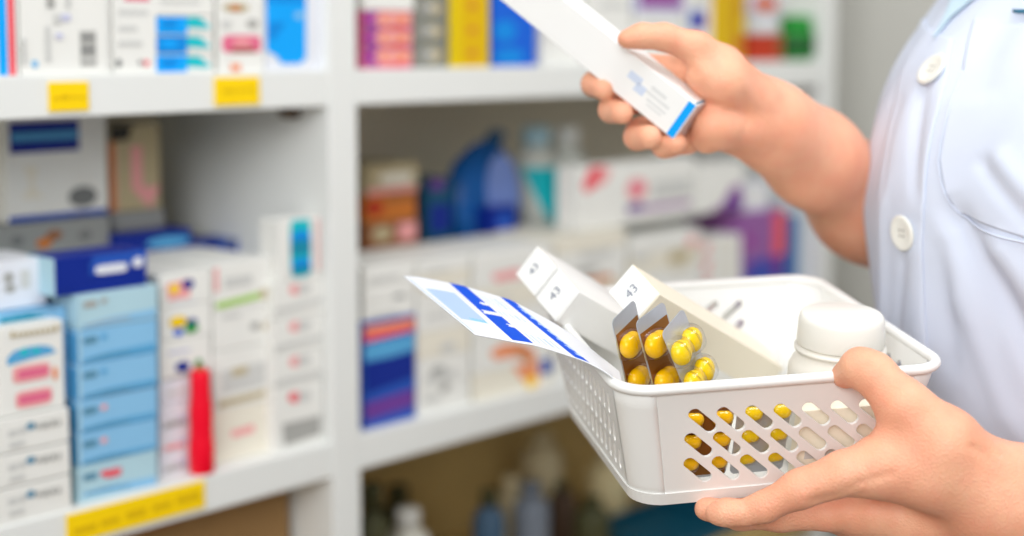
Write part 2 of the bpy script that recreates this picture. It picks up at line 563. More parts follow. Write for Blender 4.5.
# ---- white column with the lime stripe
ysD = [461, 412, 352, 313, 264]
TD = 0.024
zd = [Z_L] + [zof(213.5, y, TD) for y in ysD[1:]]
ld = ['bottom cream box with pinkish lettering', 'second box from the bottom, grey faded print', 'third box from the bottom, small grey dots', 'top box with a lime green stripe']
for i in range(4):
    yb, ya = ysD[i], ysD[i + 1]
    pr = [[('p', [(219, 425), (264, 412), (266, 438), (221, 448)], 'cream'), ('p', [(231, 431), (254, 424), (254, 432), (231, 438)], 'lpink')],
          [('p', [(222, 371), (268, 360), (268, 384), (222, 394)], 'lgrey'), ('p', [(232, 369), (247, 365), (247, 373), (232, 377)], 'tan'), ('p', [(218, 401), (271, 388), (271, 394), (218, 408)], 'tan')],  # the low tan strip is a shade line painted on the carton
          [('e', 250, 322, 260, 330, 'grey'), ('e', 262, 322, 270, 330, 'tan'), ('r', 222, 314, 240, 318, 'lgrey')],
          [('p', [(216, 303), (258, 292), (264, 293), (262, 298), (220, 309), (215, 308)], 'lime'), ('e', 259, 288, 270, 299, 'tan'), ('r', 213.5, 268, 218, 292, 'lpink'), ('r', 224, 276, 252, 286, 'lgrey')]][i]
    carton(ld[i] + ', column right of the red bottle', 213.5, 271.5, ya, yb, (M['white'], M['white'], M['white'], M['white'])[i] if i else M['cream'], pr, t=TD, zb=zd[i], zt=zd[i + 1] - 0.0006, depth=0.13)

# ---- white column next to the post
ysE = [459, 388, 355, 320, 283]
TE = 0.012
ze = [Z_L] + [zof(274, y, TE) for y in ysE[1:]]
le = ['bottom tall box with a grey panel', 'second box up with a small red and grey oval', 'third box up with a small red and grey oval', 'top flat box with a small red and grey oval']
for i in range(4):
    yb, ya = ysE[i], ysE[i + 1]
    pr = [('e', 289, ya + 1 + (0 if i else 3), 301, ya + 12 + (0 if i else 3), 'lpink'), ('e', 297, ya + (0 if i else 3), 311, ya + 11 + (0 if i else 3), 'lgrey')]
    if i == 0:
        pr += [('e', 288, 392, 298, 402, 'red'), ('p', [(282, 424), (320, 415), (320, 434), (284, 446)], 'grey')]
    else:
        pr.append(('p', [(275, ya + 26), (322, ya + 14), (322, ya + 19), (275, ya + 31)], 'lgrey'))
    carton(le[i] + ', white column beside the post', 273.5, 323, ya, yb, M['white'], pr, t=TE, zb=ze[i], zt=ze[i + 1] - 0.0006, depth=0.12)
carton('white box with a bright teal strip standing on the column beside the post', 279, 321, 217, 283, M['white'],
       [('o', 290, 217, 311, 277, 'teal'), ('e', 291, 230, 310, 250, 'sky2'), ('r', 290.5, 240, 311, 255, 'teal2'), ('e', 292, 258, 310, 268, 'sky2'), ('r', 291, 266, 311, 274, 'teal2'), ('r', 316, 218, 318, 270, 'lpink')], t=0.012, zb=ze[4], zt=zof(279, 221, 0.012), depth=0.03)

# ---- lower left bay: back row
TK = 0.17
zk0 = zof(8, 250, TK)
carton('large pale box with a navy blue heading, standing behind in the lower left bay', 6, 107, 105, 222, M['white'],
       [('r', 9, 121, 79, 152, 'navy'), ('r', 11, 132, 78, 140, 'lblue2'), ('p', [(22, 166), (38, 166), (34, 186), (44, 198), (22, 200), (30, 184)], 'cream'), ('e', 68, 186, 97, 207, 'dgrey'),
        ('r', 0, 213, 107, 222, 'blue2'), ('e', 72, 214, 90, 219, 'navy')], t=TK, zb=zof(6, 224, TK), zt=Z_U - BT - 0.008, depth=0.09)
zk1 = zof(6, 224, TK)
carton('tan and grey box carrying the large pale box at the back', -14, 110, 230, 250, M['greyc'],
       [('e', 10, 236, 24, 246, 'dgrey'), ('e', 36, 238, 52, 248, 'dorange'), ('e', 46, 230, 62, 240, 'brown'), ('e', 78, 230, 92, 240, 'dgrey')],
       t=TK - 0.01, zb=Z_L, zt=zk1 - 0.0006, depth=0.12)
carton('narrow white box with an orange spine and pink stripe, back of the lower left bay', 108.5, 160, 122, 214, M['tan'],
       [('r', 108.8, 140, 114.5, 214, 'dorange'), ('r', 115, 145, 116.5, 214, 'lpink'), ('r', 131, 146, 142, 190, 'lpink'), ('p', [(131, 186), (160, 186), (150, 208), (138, 196)], 'lpink'), ('p', [(109, 120), (132, 120), (128, 140), (109, 142)], 'black')],
       t=TK + 0.01, zb=zk1, zt=Z_U - BT - 0.02, depth=0.08)
carton('grey box under the orange-spined box at the back', 112, 165, 230, 250, M['greyc'], [('r', 120, 240, 150, 246, 'dgrey')], t=TK + 0.005, zb=Z_L, zt=zk1 - 0.0006, depth=0.1)
# dark blue items between the rows
zn = zof(155, 266, 0.15)
carton('dark teal and navy box behind the dotted column', 118, 192, 238, 268, M['navy'],
       [('e', 146, 236, 190, 247, 'lblue2'), ('r', 150, 250, 172, 262, 'black'), ('r', 173, 250, 190, 264, 'teal2')], t=0.145, zb=Z_L, zt=zof(118, 236, 0.145), depth=0.06)
zsup = zn - 0.005
carton('small dark blue box tucked behind the lime-striped box', 194, 216, 240, 268, M['navy'], [('r', 196, 246, 206, 262, 'teal2')], t=0.145, zb=Z_L, zt=zof(194, 241, 0.145), depth=0.05)
carton('little navy box with a grey cap panel next to the small dark blue box', 219, 239, 236, 266, M['blue2'], [('r', 222, 248, 236, 262, 'navy'), ('e', 226, 236, 236, 246, 'dgrey')], t=0.15, zb=Z_L, zt=zof(219, 241, 0.15), depth=0.045)
carton('wide pale box at the back left of the teal-strip box', 198, 288, 214, 262, M['white'], [('r', 214, 226, 250, 230, 'lgrey'), ('r', 214, 238, 262, 242, 'lgrey')], t=0.225, zb=Z_L, zt=zof(198, 219, 0.225), depth=0.07)

carton('added brown box standing in for the shade under the lower left shelf', 40, 289, 500, 540, mat('shade_brown_card', (158, 124, 80), 0.7, var=0.08, scale=30), [('r', 100, 528, 180, 534, 'brown')], t=0.06, zb=Z_B, zt=Z_L - BT - 0.006, depth=0.2, cat='carton')  # brown box added so the shaded bay reads brown
# red bottle in front of the dotted column
hR = zof(201, 366, 0.011) - Z_L
sR = hit(201.5, 420, 0.011)[0]
red = empty('slim_bottle', SHELF_M @ Vector((sR, 0.0118, Z_L)))
tag(red, 'slim crimson red bottle standing before the dotted white column', 'bottle')
rR = 0.0108
bm = bmesh.new()
bm_lathe(bm, [(0, 0), (rR * 1.0, 0), (rR * 1.1, 0.002), (rR * 1.1, hR * 0.26), (rR * 1.02, hR * 0.32), (rR * 0.98, hR * 0.42), (rR * 1.0, hR * 0.6),
              (rR * 0.92, hR * 0.68), (rR * 0.86, hR * 0.74), (rR * 0.86, hR * 0.93), (rR * 0.78, hR * 0.965), (0, hR * 0.97)], 28)
mesh_obj('bottle_body', bm, M['crim'], red)
bm = bmesh.new()
bm_lathe(bm, [(0, hR * 0.95), (0.0052, hR * 0.95), (0.0052, hR * 0.985), (0.004, hR), (0, hR)], 20)
mesh_obj('cap', bm, M['brown'], red)

# ---- upper shelf, right bay
T1 = 0.012
TT = 0.006
zv = [Z_U] + [zof(364, y, T1) for y in (47, 28.5, 10)]
for i in range(3):
    ya, yb = (47, 28.5, 10)[i], (66, 47, 28.5)[i]
    ym = (ya + yb) / 2
    pr = [('r', 364, ya, 378, yb, 'purple'), ('p', [(364, ym), (371, ya + 1), (378, ym), (371, yb - 1)], 'plum'), ('p', [(373, ym), (380, ya + 2), (412, ya + 3), (412, yb - 3), (380, yb - 2)], 'lpink'),
          ('e', 379, ya + 3, 408, yb - 3, 'orange'), ('e', 384, ya + 5, 400, yb - 6, 'lpink'), ('e', 395, yb - 5, 403, yb - 1, 'red')]
    carton(('lowest', 'middle', 'top')[i] + ' pink and purple box with an orange oval, stacked beside the post', 364, 412, ya, yb, M['pink'], pr, t=T1, zb=zv[i], zt=zv[i + 1] - 0.0006, depth=0.11)
carton('white box lying across the pink and purple stack', 363, 414, -30, 9, M['white'], [('r', 380, -20, 400, -10, 'lgrey')], t=T1, zb=zv[3], zt=zof(364, -32, T1), depth=0.11)
zv = [Z_U] + [zof(415, y, T1) for y in (42, 19, -4, -28)]
for i in range(4):
    ya, yb = (42, 19, -4, -28)[i], (66, 42, 19, -4)[i]
    pr = [('e', 418, ya + 6, 442, yb - 4, 'tan'), ('e', 419, ya + 7, 434, yb - 5, 'greyc'), ('e', 427, ya + 9, 433, yb - 9, 'lgrey'), ('r', 443, ya + 2, 448, yb - 2, 'dgrey')]
    carton(('lowest', 'second', 'third', 'topmost')[i] + ' grey box with a pale oval in the grey stack left of the yellow box', 415, 449, ya, yb, mat('dim_grey_card', (136, 138, 130), 0.55), pr, t=T1, zb=zv[i], zt=zv[i + 1] - 0.0006, depth=0.11)
carton('tall yellow box with a column of ochre dots, beside the royal blue box', 452, 489, -70, None, M['gold'],
       [('r', 462, -68, 485, 66, 'yellowd')] + [('e', 467, y, 477, y + 6, 'dorange') for y in (50, 27, 3, -20, -45)], t=TT, zb=Z_U, depth=0.1)
carton('tall royal blue box right of the yellow dotted box', 493, 536, -70, None, M['blue'],
       [('e', 494, 20, 516, 42, 'sky2'), ('e', 494, 48, 524, 64, 'sky2')], t=TT, zb=Z_U, depth=0.1)
carton('white box right of the royal blue box, half hidden behind the held carton', 541, 583, -60, None, M['white'], [('r', 548, 20, 575, 26, 'lgrey'), ('r', 548, 34, 575, 40, 'lgrey')], t=0.02, zb=Z_U, depth=0.1)
carton('white box with faint grey bands behind the upper thumb', 587, 632, -60, None, M['white'], [('r', 600, 2, 626, 8, 'lgrey'), ('r', 590, 30, 610, 38, 'teal2')], t=0.02, zb=Z_U, depth=0.1)
zq = zof(636, 14, 0.02)
carton('pale box under the lavender box above the raised thumb', 636, 682, 14, None, M['white'], [('r', 642, 24, 676, 30, 'lgrey')], t=0.02, zb=Z_U, zt=zq, depth=0.1)
carton('lavender box with plum specks above the raised thumb', 636, 686, -30, 13, M['lav'], [('r', 640, -10, 682, 8, 'purple'), ('e', 642, 1, 650, 7, 'plum'), ('e', 657, -4, 668, 2, 'plum')], t=0.02, zb=zq + 0.0006, zt=zof(636, -30, 0.02), depth=0.1)
carton('white box with a dark blue blot left of the amber box', 687, 713, -40, None, M['white'], [('o', 689, 10, 706, 30, 'blue2'), ('e', 698, 14, 706, 29, 'violet'), ('r', 690, -10, 710, 2, 'lgrey')], t=0.02, zb=Z_U, depth=0.1)
carton('tall amber yellow box right of the raised hand', 716, 746, -60, None, M['goldd'], [('r', 718, -55, 724, 58, 'gold'), ('e', 738, 18, 746, 30, 'gold'), ('e', 734, 38, 746, 54, 'dorange')], t=0.015, zb=Z_U, depth=0.1)
zq = [Z_U] + [zof(750, y, 0.02) for y in (34, 14, -8)]
carton('brick red box at the bottom of the short stack beside the amber box', 750, 783, 34, 60, M['redbr'], [('r', 776, 36, 782, 56, 'brown')], t=0.02, zb=zq[0], zt=zq[1] - 0.0005, depth=0.1)
carton('pale grey box between the brick red box and the rust oval box', 750, 780, 14, 34, M['lgrey'], [('e', 756, 18, 775, 30, 'cool')], t=0.02, zb=zq[1], zt=zq[2] - 0.0005, depth=0.1)
carton('white box with a rust oval on top of the short stack', 750, 780, -8, 14, M['lav'], [('e', 753, -4, 778, 12, 'orange'), ('e', 758, -1, 773, 9, 'redbr')], t=0.02, zb=zq[2], zt=zq[3], depth=0.1)

# green lidded jar at the end of the right bay
sg, zg = hit(793, 40, 0.04)
hg = zof(793, 16, 0.04) - Z_U
jar = empty('green_jar', SHELF_M @ Vector((sg, 0.040, Z_U)))
tag(jar, 'squat green jar at the right end of the upper shelf', 'jar')
bm = bmesh.new()
rg = 0.031
bm_lathe(bm, [(0, 0), (rg * 0.8, 0), (rg, 0.006), (rg, hg * 0.62), (rg * 0.85, hg * 0.74), (0, hg * 0.74)], 28)
mesh_obj('jar_body', bm, M['green'], jar)
bm = bmesh.new()
bm_lathe(bm, [(0, hg * 0.745), (rg * 0.88, hg * 0.745), (rg * 0.88, hg * 0.95), (rg * 0.78, hg), (0, hg)], 28)
mesh_obj('lid', bm, M['green'], jar)
bm = bmesh.new()
bm_lathe(bm, [(rg * 1.005, hg * 0.12), (rg * 1.02, hg * 0.14), (rg * 1.02, hg * 0.55), (rg * 1.005, hg * 0.57)], 28)
mesh_obj('label_band', bm, M['dgreen'], jar)

# ---- lower shelf, right bay: front rows of white cartons
TF = 0.014
zf = [Z_L, zof(364, 322, TF)]
carton('upright blue box with a red top band, by the post on the lower right shelf', 364, 415, 322, 425, M['blue2'],
       [('p', [(364, 330), (414, 317), (414, 330), (364, 343)], 'red'), ('p', [(364, 345), (414, 333), (414, 352), (364, 362)], 'lblue2'), ('p', [(364, 364), (414, 350), (414, 376), (366, 394)], 'navy'),
        ('p', [(364, 404), (414, 388), (414, 405), (364, 421)], 'violet'), ('r', 364, 322, 414, 329, 'orange')], t=TF, zb=Z_L, zt=zf[1], depth=0.1)
zz3 = [zf[1]] + [zof(364, y, TF) for y in (304, 286, 268)]
for i in range(3):
    ya, yb = (304, 286, 268)[i], (322, 304, 286)[i]
    carton(('lowest of three white boxes stacked on the blue box with the red band', 'middle of three white boxes stacked on the blue box with the red band', 'top of three white boxes stacked on the blue box with the red band')[i],
           364, 415, ya, yb, M['white'], [('e', 392, ya + 8, 406, ya + 16, 'dgrey')] if i == 1 else [('r', 370, ya + 8, 398, ya + 13, 'lgrey')], t=TF, zb=zz3[i], zt=zz3[i + 1] - 0.0006, depth=0.1)


def white_stack(x0, x1, ys, t, desc, prs, depth=0.11):
    z = [Z_L] + [zof(x0, y, t) for y in ys[1:]]
    names = ['bottom', 'second', 'third', 'fourth', 'fifth', 'sixth', 'seventh', 'eighth']
    n = len(ys) - 1
    for i in range(n):
        ya, yb = ys[i + 1], ys[i]
        w = x1 - x0
        pr = prs.get(i, [('r', x0 + w * 0.15, ya + 7, x0 + w * 0.6, ya + 12, 'lgrey')])
        nm = 'topmost' if i == n - 1 else names[i]
        carton(f'{nm} box from below in the {desc}', x0, x1, ya, yb, M['white'] if (i + int(x0)) % 3 else M['cream'], pr, t=t, zb=z[i], zt=z[i + 1] - 0.0006, depth=depth)
    return z[-1]


white_stack(418, 470, [415, 388, 361, 334, 306, 290, 276, 262], TF, 'white stack right of the red-banded blue box',
            {0: [('e', 440, 382, 450, 392, 'grey'), ('r', 424, 396, 440, 402, 'lgrey')], 1: [('r', 426, 372, 456, 380, 'lgrey'), ('e', 430, 366, 446, 374, 'grey')], 2: [('e', 440, 342, 456, 352, 'lgrey')],
             4: [('r', 424, 286, 452, 292, 'tan')], 5: [('r', 424, 262, 460, 268, 'lpink')]})
white_stack(474, 552, [402, 375, 345, 314, 290, 272, 254], TF, 'white stack with orange curves',
            {0: [('p', [(512, 366), (530, 350), (538, 362), (538, 384), (528, 386)], 'orange'), ('e', 526, 376, 536, 388, 'yellow'), ('o', 540, 356, 551, 374, 'blue2')],
             1: [('p', [(490, 352), (502, 344), (520, 343), (534, 350), (536, 368), (526, 368), (520, 356), (494, 360)], 'orange'), ('p', [(508, 347), (528, 348), (532, 362), (524, 360)], 'dorange')],
             3: [('r', 484, 296, 510, 300, 'lgrey')], 4: [('p', [(492, 274), (520, 268), (520, 278), (494, 282)], 'lpink'), ('e', 528, 282, 540, 292, 'yellowd')], 5: [('e', 500, 236, 520, 244, 'lgrey')]})
white_stack(556, 626, [385, 350, 318, 290, 272, 256, 238], TF + 0.004, 'white stack behind the basket cartons',
            {3: [('e', 575, 262, 600, 274, 'grey'), ('r', 584, 276, 612, 284, 'dorange')], 4: [('o', 580, 244, 612, 258, 'lgrey')], 2: [('e', 580, 296, 600, 306, 'tan')], 5: [('r', 562, 222, 590, 227, 'lgrey')]})
white_stack(630, 700, [365, 332, 300, 276, 256, 238], TF + 0.008, 'white stack below the pink ring box',
            {2: [('o', 668, 252, 692, 270, 'tan'), ('e', 640, 262, 652, 270, 'lgrey')], 3: [('o', 668, 250, 690, 262, 'tan'), ('e', 632, 250, 650, 262, 'lgrey')], 4: [('r', 640, 224, 670, 230, 'lgrey'), ('e', 686, 236, 698, 250, 'lpink')]})
zp = zof(704, 268, TF + 0.012)
zl2 = [Z_L] + [zof(704, y, TF + 0.012) for y in (312, 276, 258, 240)]
for i in range(4):
    ya, yb = (312, 276, 258, 240)[i], (350, 312, 276, 258)[i]
    carton(('bottom', 'second', 'third', 'top')[i] + ' white box with pinkish edge left of the purple box', 703, 741, ya, yb, M['white'], [('p', [(703, ya + 4), (712, ya + 3), (707, yb - 3), (703, yb - 4)], 'lpink'), ('o', 716, ya + 5, 736, yb - 7, 'cream')], t=TF + 0.012, zb=zl2[i], zt=zl2[i + 1] - 0.0006, depth=0.1)
carton('tall purple box with a crimson stripe at the end of the lower right shelf', 744, 786, 214, None, M['purple'],
       [('r', 773, 212, 785, 256, 'red'), ('r', 744, 258, 786, 300, 'blue2'), ('e', 745, 262, 756, 276, 'violet'), ('e', 766, 256, 784, 276, 'violet'), ('e', 745, 234, 752, 246, 'plum')], t=TF + 0.012, zb=Z_L, depth=0.1)
carton('slim steel blue box between the purple box and the end panel', 788, 803, 216, None, M['steel'], [('r', 788.5, 216, 794, 300, 'blue2')], t=TF + 0.02, zb=Z_L, depth=0.1)
# long boxes on top
zt4 = zof(700, 252, 0.05)
zt4 = max(zt4, zof(630, 238, TF + 0.008) + 0.001, zof(556, 238, TF + 0.004) + 0.001)
TLb = 0.03
carton('long white box with a rose diamond and a rose ring, across the back white stacks', 578, 694, 168, 216, M['white'],
       [('p', [(582, 186), (590, 164), (606, 166), (598, 184), (586, 194)], 'red'), ('p', [(600, 172), (612, 168), (606, 182), (596, 188)], 'lpink'), ('e', 626, 178, 647, 200, 'lpink'), ('e', 631, 182, 642, 193, 'pink'),
        ('r', 628, 204, 690, 209, 'purple'), ('e', 626, 203, 644, 212, 'violet'), ('r', 652, 180, 690, 196, 'lgrey')], t=TLb, zb=zt4, zt=zof(578, 168, TLb), depth=0.035)
zt5 = max(zl2[-1], zof(744, 214, TF + 0.012)) + 0.0008
carton('white box with a purple triangle, resting next to the rose ring box', 697, 744, 168, 214, M['white'],
       [('p', [(709, 214), (722, 204), (732, 186), (741, 184), (743, 214)], 'purple'), ('p', [(723, 212), (730, 196), (738, 190), (739, 212)], 'violet')], t=TLb, zb=zt4, zt=zof(697, 166, TLb), depth=0.07)
carton('small white box on the tall purple box', 746, 768, 184, 212, M['cool'], [('e', 748, 188, 764, 204, 'white')], t=0.035, zb=zof(744, 214, TF + 0.012) + 0.0006, zt=zof(746, 184, 0.035), depth=0.06)

# ---- middle of the lower right bay: things standing on the front row and behind
TM = 0.125
zm = zof(364, 246, TM)
for j, (x0, x1) in enumerate(((364, 440), (443, 530))):
    carton(('wide grey box under the orange pile, behind the white stacks by the post', 'wide grey box under the blue pouch, behind the white stacks')[j], x0, x1, 300, 330, M['greyc'], [('r', x0 + 5, 290, x0 + 40, 296, 'lgrey')], t=TM, zb=Z_L, zt=zof(420, 264, TM) - 0.0026, depth=0.13)
ztab = zof(420, 264, TM) - 0.002
hh = [ztab] + [zof(366, y, 0.13) for y in (223, 196, 166)]
carton('dull rose box at the foot of the pile by the post, lower right bay', 366, 418, 223, 245, M['brown'], [('e', 372, 226, 392, 242, 'tan'), ('r', 398, 222, 416, 240, 'lpink')], t=0.13, zb=hh[0], zt=hh[1] - 0.0006, depth=0.07)
carton('burnt orange box in the middle of the pile by the post', 366, 416, 196, 223, M['dorange'], [('e', 364, 200, 384, 216, 'redbr'), ('r', 386, 196, 414, 200, 'brown')], t=0.13, zb=hh[1], zt=hh[2] - 0.0006, depth=0.07)
carton('cream box with a rose base, topping the pile by the post', 366, 418, 166, 196, M['tan'], [('o', 380, 172, 412, 184, 'cream'), ('r', 366, 187, 416, 195, 'lpink')], t=0.13, zb=hh[2], zt=hh[3], depth=0.07)


def blob(name, pts, m, smooth_iter=2):
    """soft shape from stacked ellipses: pts = [(z, cx, cy, rx, ry)] in shelf metres"""
    bm = bmesh.new()
    n = 28
    rings = []
    for (z, cx, cy, rx, ry) in pts:
        ring = []
        for i in range(n):
            a = 2 * math.pi * i / n
            w = 1 + 0.05 * math.sin(3 * a + z * 60) + 0.03 * math.sin(7 * a + 2)
            ring.append(bm.verts.new((cx + rx * w * math.cos(a), cy + ry * w * math.sin(a), z)))
        rings.append(ring)
    for a, b in zip(rings, rings[1:]):
        for i in range(n):
            f = bm.faces.new((a[i], a[(i + 1) % n], b[(i + 1) % n], b[i]))
            f.smooth = True
    bm.faces.new(rings[0])
    bm.faces.new(rings[-1])
    return bm


# blue pouch with a pale round label
sp, zp_ = hit(476, 190, 0.17)
pouch = empty('blue_pouch', SHELF_M @ Vector((sp, 0.165, ztab)), SHELF_ROT)
tag(pouch, 'crumpled blue plastic pouch with a pale oval label, back of the lower right bay', 'pouch')
hp = zof(474, 142, 0.17) - ztab
mesh_obj('pouch_body', blob('b', [(0, 0, 0, 0.042, 0.018), (hp * 0.06, 0, 0, 0.050, 0.026), (hp * 0.3, 0.0, 0, 0.053, 0.030), (hp * 0.6, 0.002, 0, 0.052, 0.029), (hp * 0.8, 0.006, 0, 0.045, 0.022), (hp * 0.92, 0.010, 0, 0.034, 0.012), (hp, 0.014, 0, 0.018, 0.005)], None),
         mat('blue_film', (18, 86, 156), 0.25, var=0.5, scale=22), pouch)
bm = bmesh.new()
ov = []
for k in range(28):
    a = 2 * math.pi * k / 28
    ov.append(bm.verts.new((0.014 + 0.029 * math.cos(a), -0.0315 + 0.004 * (math.sin(a) + 1), hp * 0.55 + hp * 0.35 * math.sin(a))))
f = bm.faces.new(ov)
r = bmesh.ops.extrude_face_region(bm, geom=[f])
for v in r['geom']:
    if isinstance(v, bmesh.types.BMVert):
        v.co.y -= 0.002
mesh_obj('oval_label', bm, mat('periwinkle_print', (128, 152, 218), 0.4, var=0.15, scale=30), pouch)
bm = blob('n', [(hp * 0.95, 0.016, 0, 0.008, 0.006), (hp * 1.0, 0.026, 0, 0.015, 0.009), (hp * 1.06, 0.032, 0, 0.015, 0.009), (hp * 1.1, 0.032, 0, 0.008, 0.005)], None)
mesh_obj('cap', bm, mat('petrol_plastic', (14, 80, 122), 0.4), pouch)
# dark teal box beside it
carton('dark teal box leaning by the blue pouch', 428, 452, 172, 236, mat('petrol_card', (22, 84, 116), 0.5), [('r', 430, 204, 450, 232, 'navy'), ('r', 430, 176, 444, 190, 'violet')], t=0.142, zb=ztab, zt=zof(428, 180, 0.142), depth=0.04)
carton('small navy box in front of the blue pouch', 491, 517, 206, 238, M['navy'], [('e', 497, 212, 512, 230, 'blue2')], t=0.115, zb=zof(474, 254, TF) + 0.0015, zt=zof(491, 208, 0.115), depth=0.03, name='medicine_box')

# pale bottle with teal wedge label and white bottle behind the front row


def pale_bottle(px, ytop, t, r, label, wedge):
    s0, _ = hit(px, 180, t)
    h = zof(px, ytop, t) - ztab
    b = empty('plastic_bottle', SHELF_M @ Vector((s0, t, ztab)), SHELF_ROT)
    tag(b, label, 'bottle')
    bm = bmesh.new()
    bm_lathe(bm, [(0, 0), (r * 0.9, 0), (r, 0.004), (r, h * 0.68), (r * 0.9, h * 0.76), (r * 0.5, h * 0.82), (r * 0.5, h * 0.84), (0, h * 0.84)], 28)
    mesh_obj('bottle_body', bm, mat('milky_plastic', (206, 208, 200), 0.4), b)
    bm = bmesh.new()
    bm_lathe(bm, [(0, h * 0.835), (r * 0.62, h * 0.835), (r * 0.62, h * 0.98), (r * 0.5, h), (0, h)], 24)
    mesh_obj('cap', bm, M['pblue'] if wedge else M['white'], b)
    if wedge:
        bm = bmesh.new()
        n = 14
        top, bot = [], []
        for i in range(n + 1):
            a = -math.pi * 0.5 + (i / n - 0.5) * math.pi * 0.9
            q = i / n
            top.append(bm.verts.new(((r + 0.0006) * math.cos(a), (r + 0.0006) * math.sin(a), h * 0.66)))
            bot.append(bm.verts.new(((r + 0.0006) * math.cos(a), (r + 0.0006) * math.sin(a), h * (0.62 - 0.52 * (1 - abs(2 * q - 1))))))
        for i in range(n):
            bm.faces.new((top[i], top[i + 1], bot[i + 1], bot[i]))
        mesh_obj('wedge_label', bm, M['teal'], b, True)


pale_bottle(536, 126, 0.16, 0.030, 'pale bottle with a teal wedge label behind the white stacks', True)
pale_bottle(567, 126, 0.15, 0.026, 'plain milky bottle right of the teal wedge bottle', False)
carton('grey box carrying the two pale bottles at the back', 533, 600, 300, 320, M['greyc'], [('r', 540, 290, 570, 296, 'lgrey')], t=0.13, zb=Z_L, zt=ztab - 0.0008, depth=0.11)

# ---- the shelf below, in shadow
def dark_bottle(px, ytop, t, r, m, label, capm, group=None):
    s0, _ = hit(px, 500, t)
    h = zof(px, ytop, t) - Z_B
    b = empty('storage_bottle', SHELF_M @ Vector((s0, t, Z_B)), SHELF_ROT)
    tag(b, label, 'bottle', group)
    bm = bmesh.new()
    bm_lathe(bm, [(0, 0), (r * 0.92, 0), (r, 0.005), (r, h * 0.7), (r * 0.88, h * 0.79), (r * 0.45, h * 0.84), (r * 0.45, h * 0.87), (0, h * 0.87)], 28)
    mesh_obj('bottle_body', bm, m, b)
    bm = bmesh.new()
    bm_lathe(bm, [(0, h * 0.865), (r * 0.55, h * 0.865), (r * 0.55, h * 0.98), (r * 0.48, h), (0, h)], 24)
    mesh_obj('cap', bm, capm, b)


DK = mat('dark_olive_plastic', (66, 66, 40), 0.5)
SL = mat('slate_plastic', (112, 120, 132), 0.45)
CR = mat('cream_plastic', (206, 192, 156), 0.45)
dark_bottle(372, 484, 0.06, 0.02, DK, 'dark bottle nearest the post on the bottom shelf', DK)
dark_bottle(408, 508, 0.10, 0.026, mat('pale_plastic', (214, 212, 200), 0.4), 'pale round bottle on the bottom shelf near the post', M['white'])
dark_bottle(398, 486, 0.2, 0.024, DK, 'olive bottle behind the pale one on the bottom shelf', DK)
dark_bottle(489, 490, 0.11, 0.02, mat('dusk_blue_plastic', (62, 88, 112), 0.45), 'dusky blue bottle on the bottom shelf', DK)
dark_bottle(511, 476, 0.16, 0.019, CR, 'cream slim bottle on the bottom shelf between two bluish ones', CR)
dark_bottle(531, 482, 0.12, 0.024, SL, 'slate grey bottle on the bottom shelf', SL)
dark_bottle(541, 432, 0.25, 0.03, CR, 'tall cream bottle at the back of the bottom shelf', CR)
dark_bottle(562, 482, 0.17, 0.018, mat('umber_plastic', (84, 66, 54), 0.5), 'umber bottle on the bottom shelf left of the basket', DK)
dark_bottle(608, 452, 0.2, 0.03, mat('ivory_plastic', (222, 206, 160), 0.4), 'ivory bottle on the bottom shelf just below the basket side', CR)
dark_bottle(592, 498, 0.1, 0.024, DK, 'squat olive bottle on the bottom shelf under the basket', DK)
# blue tray
st, _ = hit(665, 515, 0.09)
tray = empty('blue_tray', SHELF_M @ Vector((st, 0.09, Z_B)), SHELF_ROT)
tag(tray, 'shallow blue tray on the bottom shelf under the basket', 'tray')
bm = bmesh.new()
bm_box(bm, (-0.09, -0.07, 0), (0.09, 0.07, 0.004), 0, 0.001)
mesh_obj('tray_floor', bm, mat('dark_teal_plastic', (14, 78, 100), 0.5), tray)
for p0, p1 in (((-0.09, -0.07, 0.004), (0.09, -0.066, 0.016)), ((-0.09, 0.066, 0.004), (0.09, 0.07, 0.016)), ((-0.09, -0.066, 0.004), (-0.086, 0.066, 0.016)), ((0.086, -0.066, 0.004), (0.09, 0.066, 0.05))):
    bm = bmesh.new()
    bm_box(bm, p0, p1, 0, 0.001)
    mesh_obj('tray_side', bm, MATS['dark_teal_plastic'], tray)
# ------------------------------------------------------------------ the basket
def rotvec(r):
    v = Vector(r)
    return Matrix.Rotation(v.length, 3, v.normalized())


_R = rotvec((0.2183, -0.0215, 0.2219))
CAM_AX = Matrix((RIGHT, FWD, UP)).transposed()
B_ROT = CAM_AX @ _R
B_ORG = cw((0.0694, -0.1312, 0.9454))
BW, BL, BH, BE = 0.2239, 0.2174, 0.0872, 0.0184
BM = Matrix.Translation(B_ORG) @ B_ROT.to_4x4()
BMI = BM.inverted()


def basket_plane(px, py, a, b, c):
    """where the sight line meets the plane a,b,c given in basket coordinates"""
    a, b, c = Vector(a), Vector(b), Vector(c)
    o = BMI @ CAM
    d = (BMI.to_3x3() @ ray(px, py))
    n = (b - a).cross(c - a)
    return o + d * ((a - o).dot(n) / d.dot(n))


PLASTIC = mat('white_basket_plastic', (243, 243, 240), 0.32, var=0.008, sss=0.0, spec=0.5)
basket = empty('basket', B_ORG, B_ROT)
tag(basket, 'white plastic basket with slanted slots, full of medicine, held in front', 'basket')
RC = 0.022


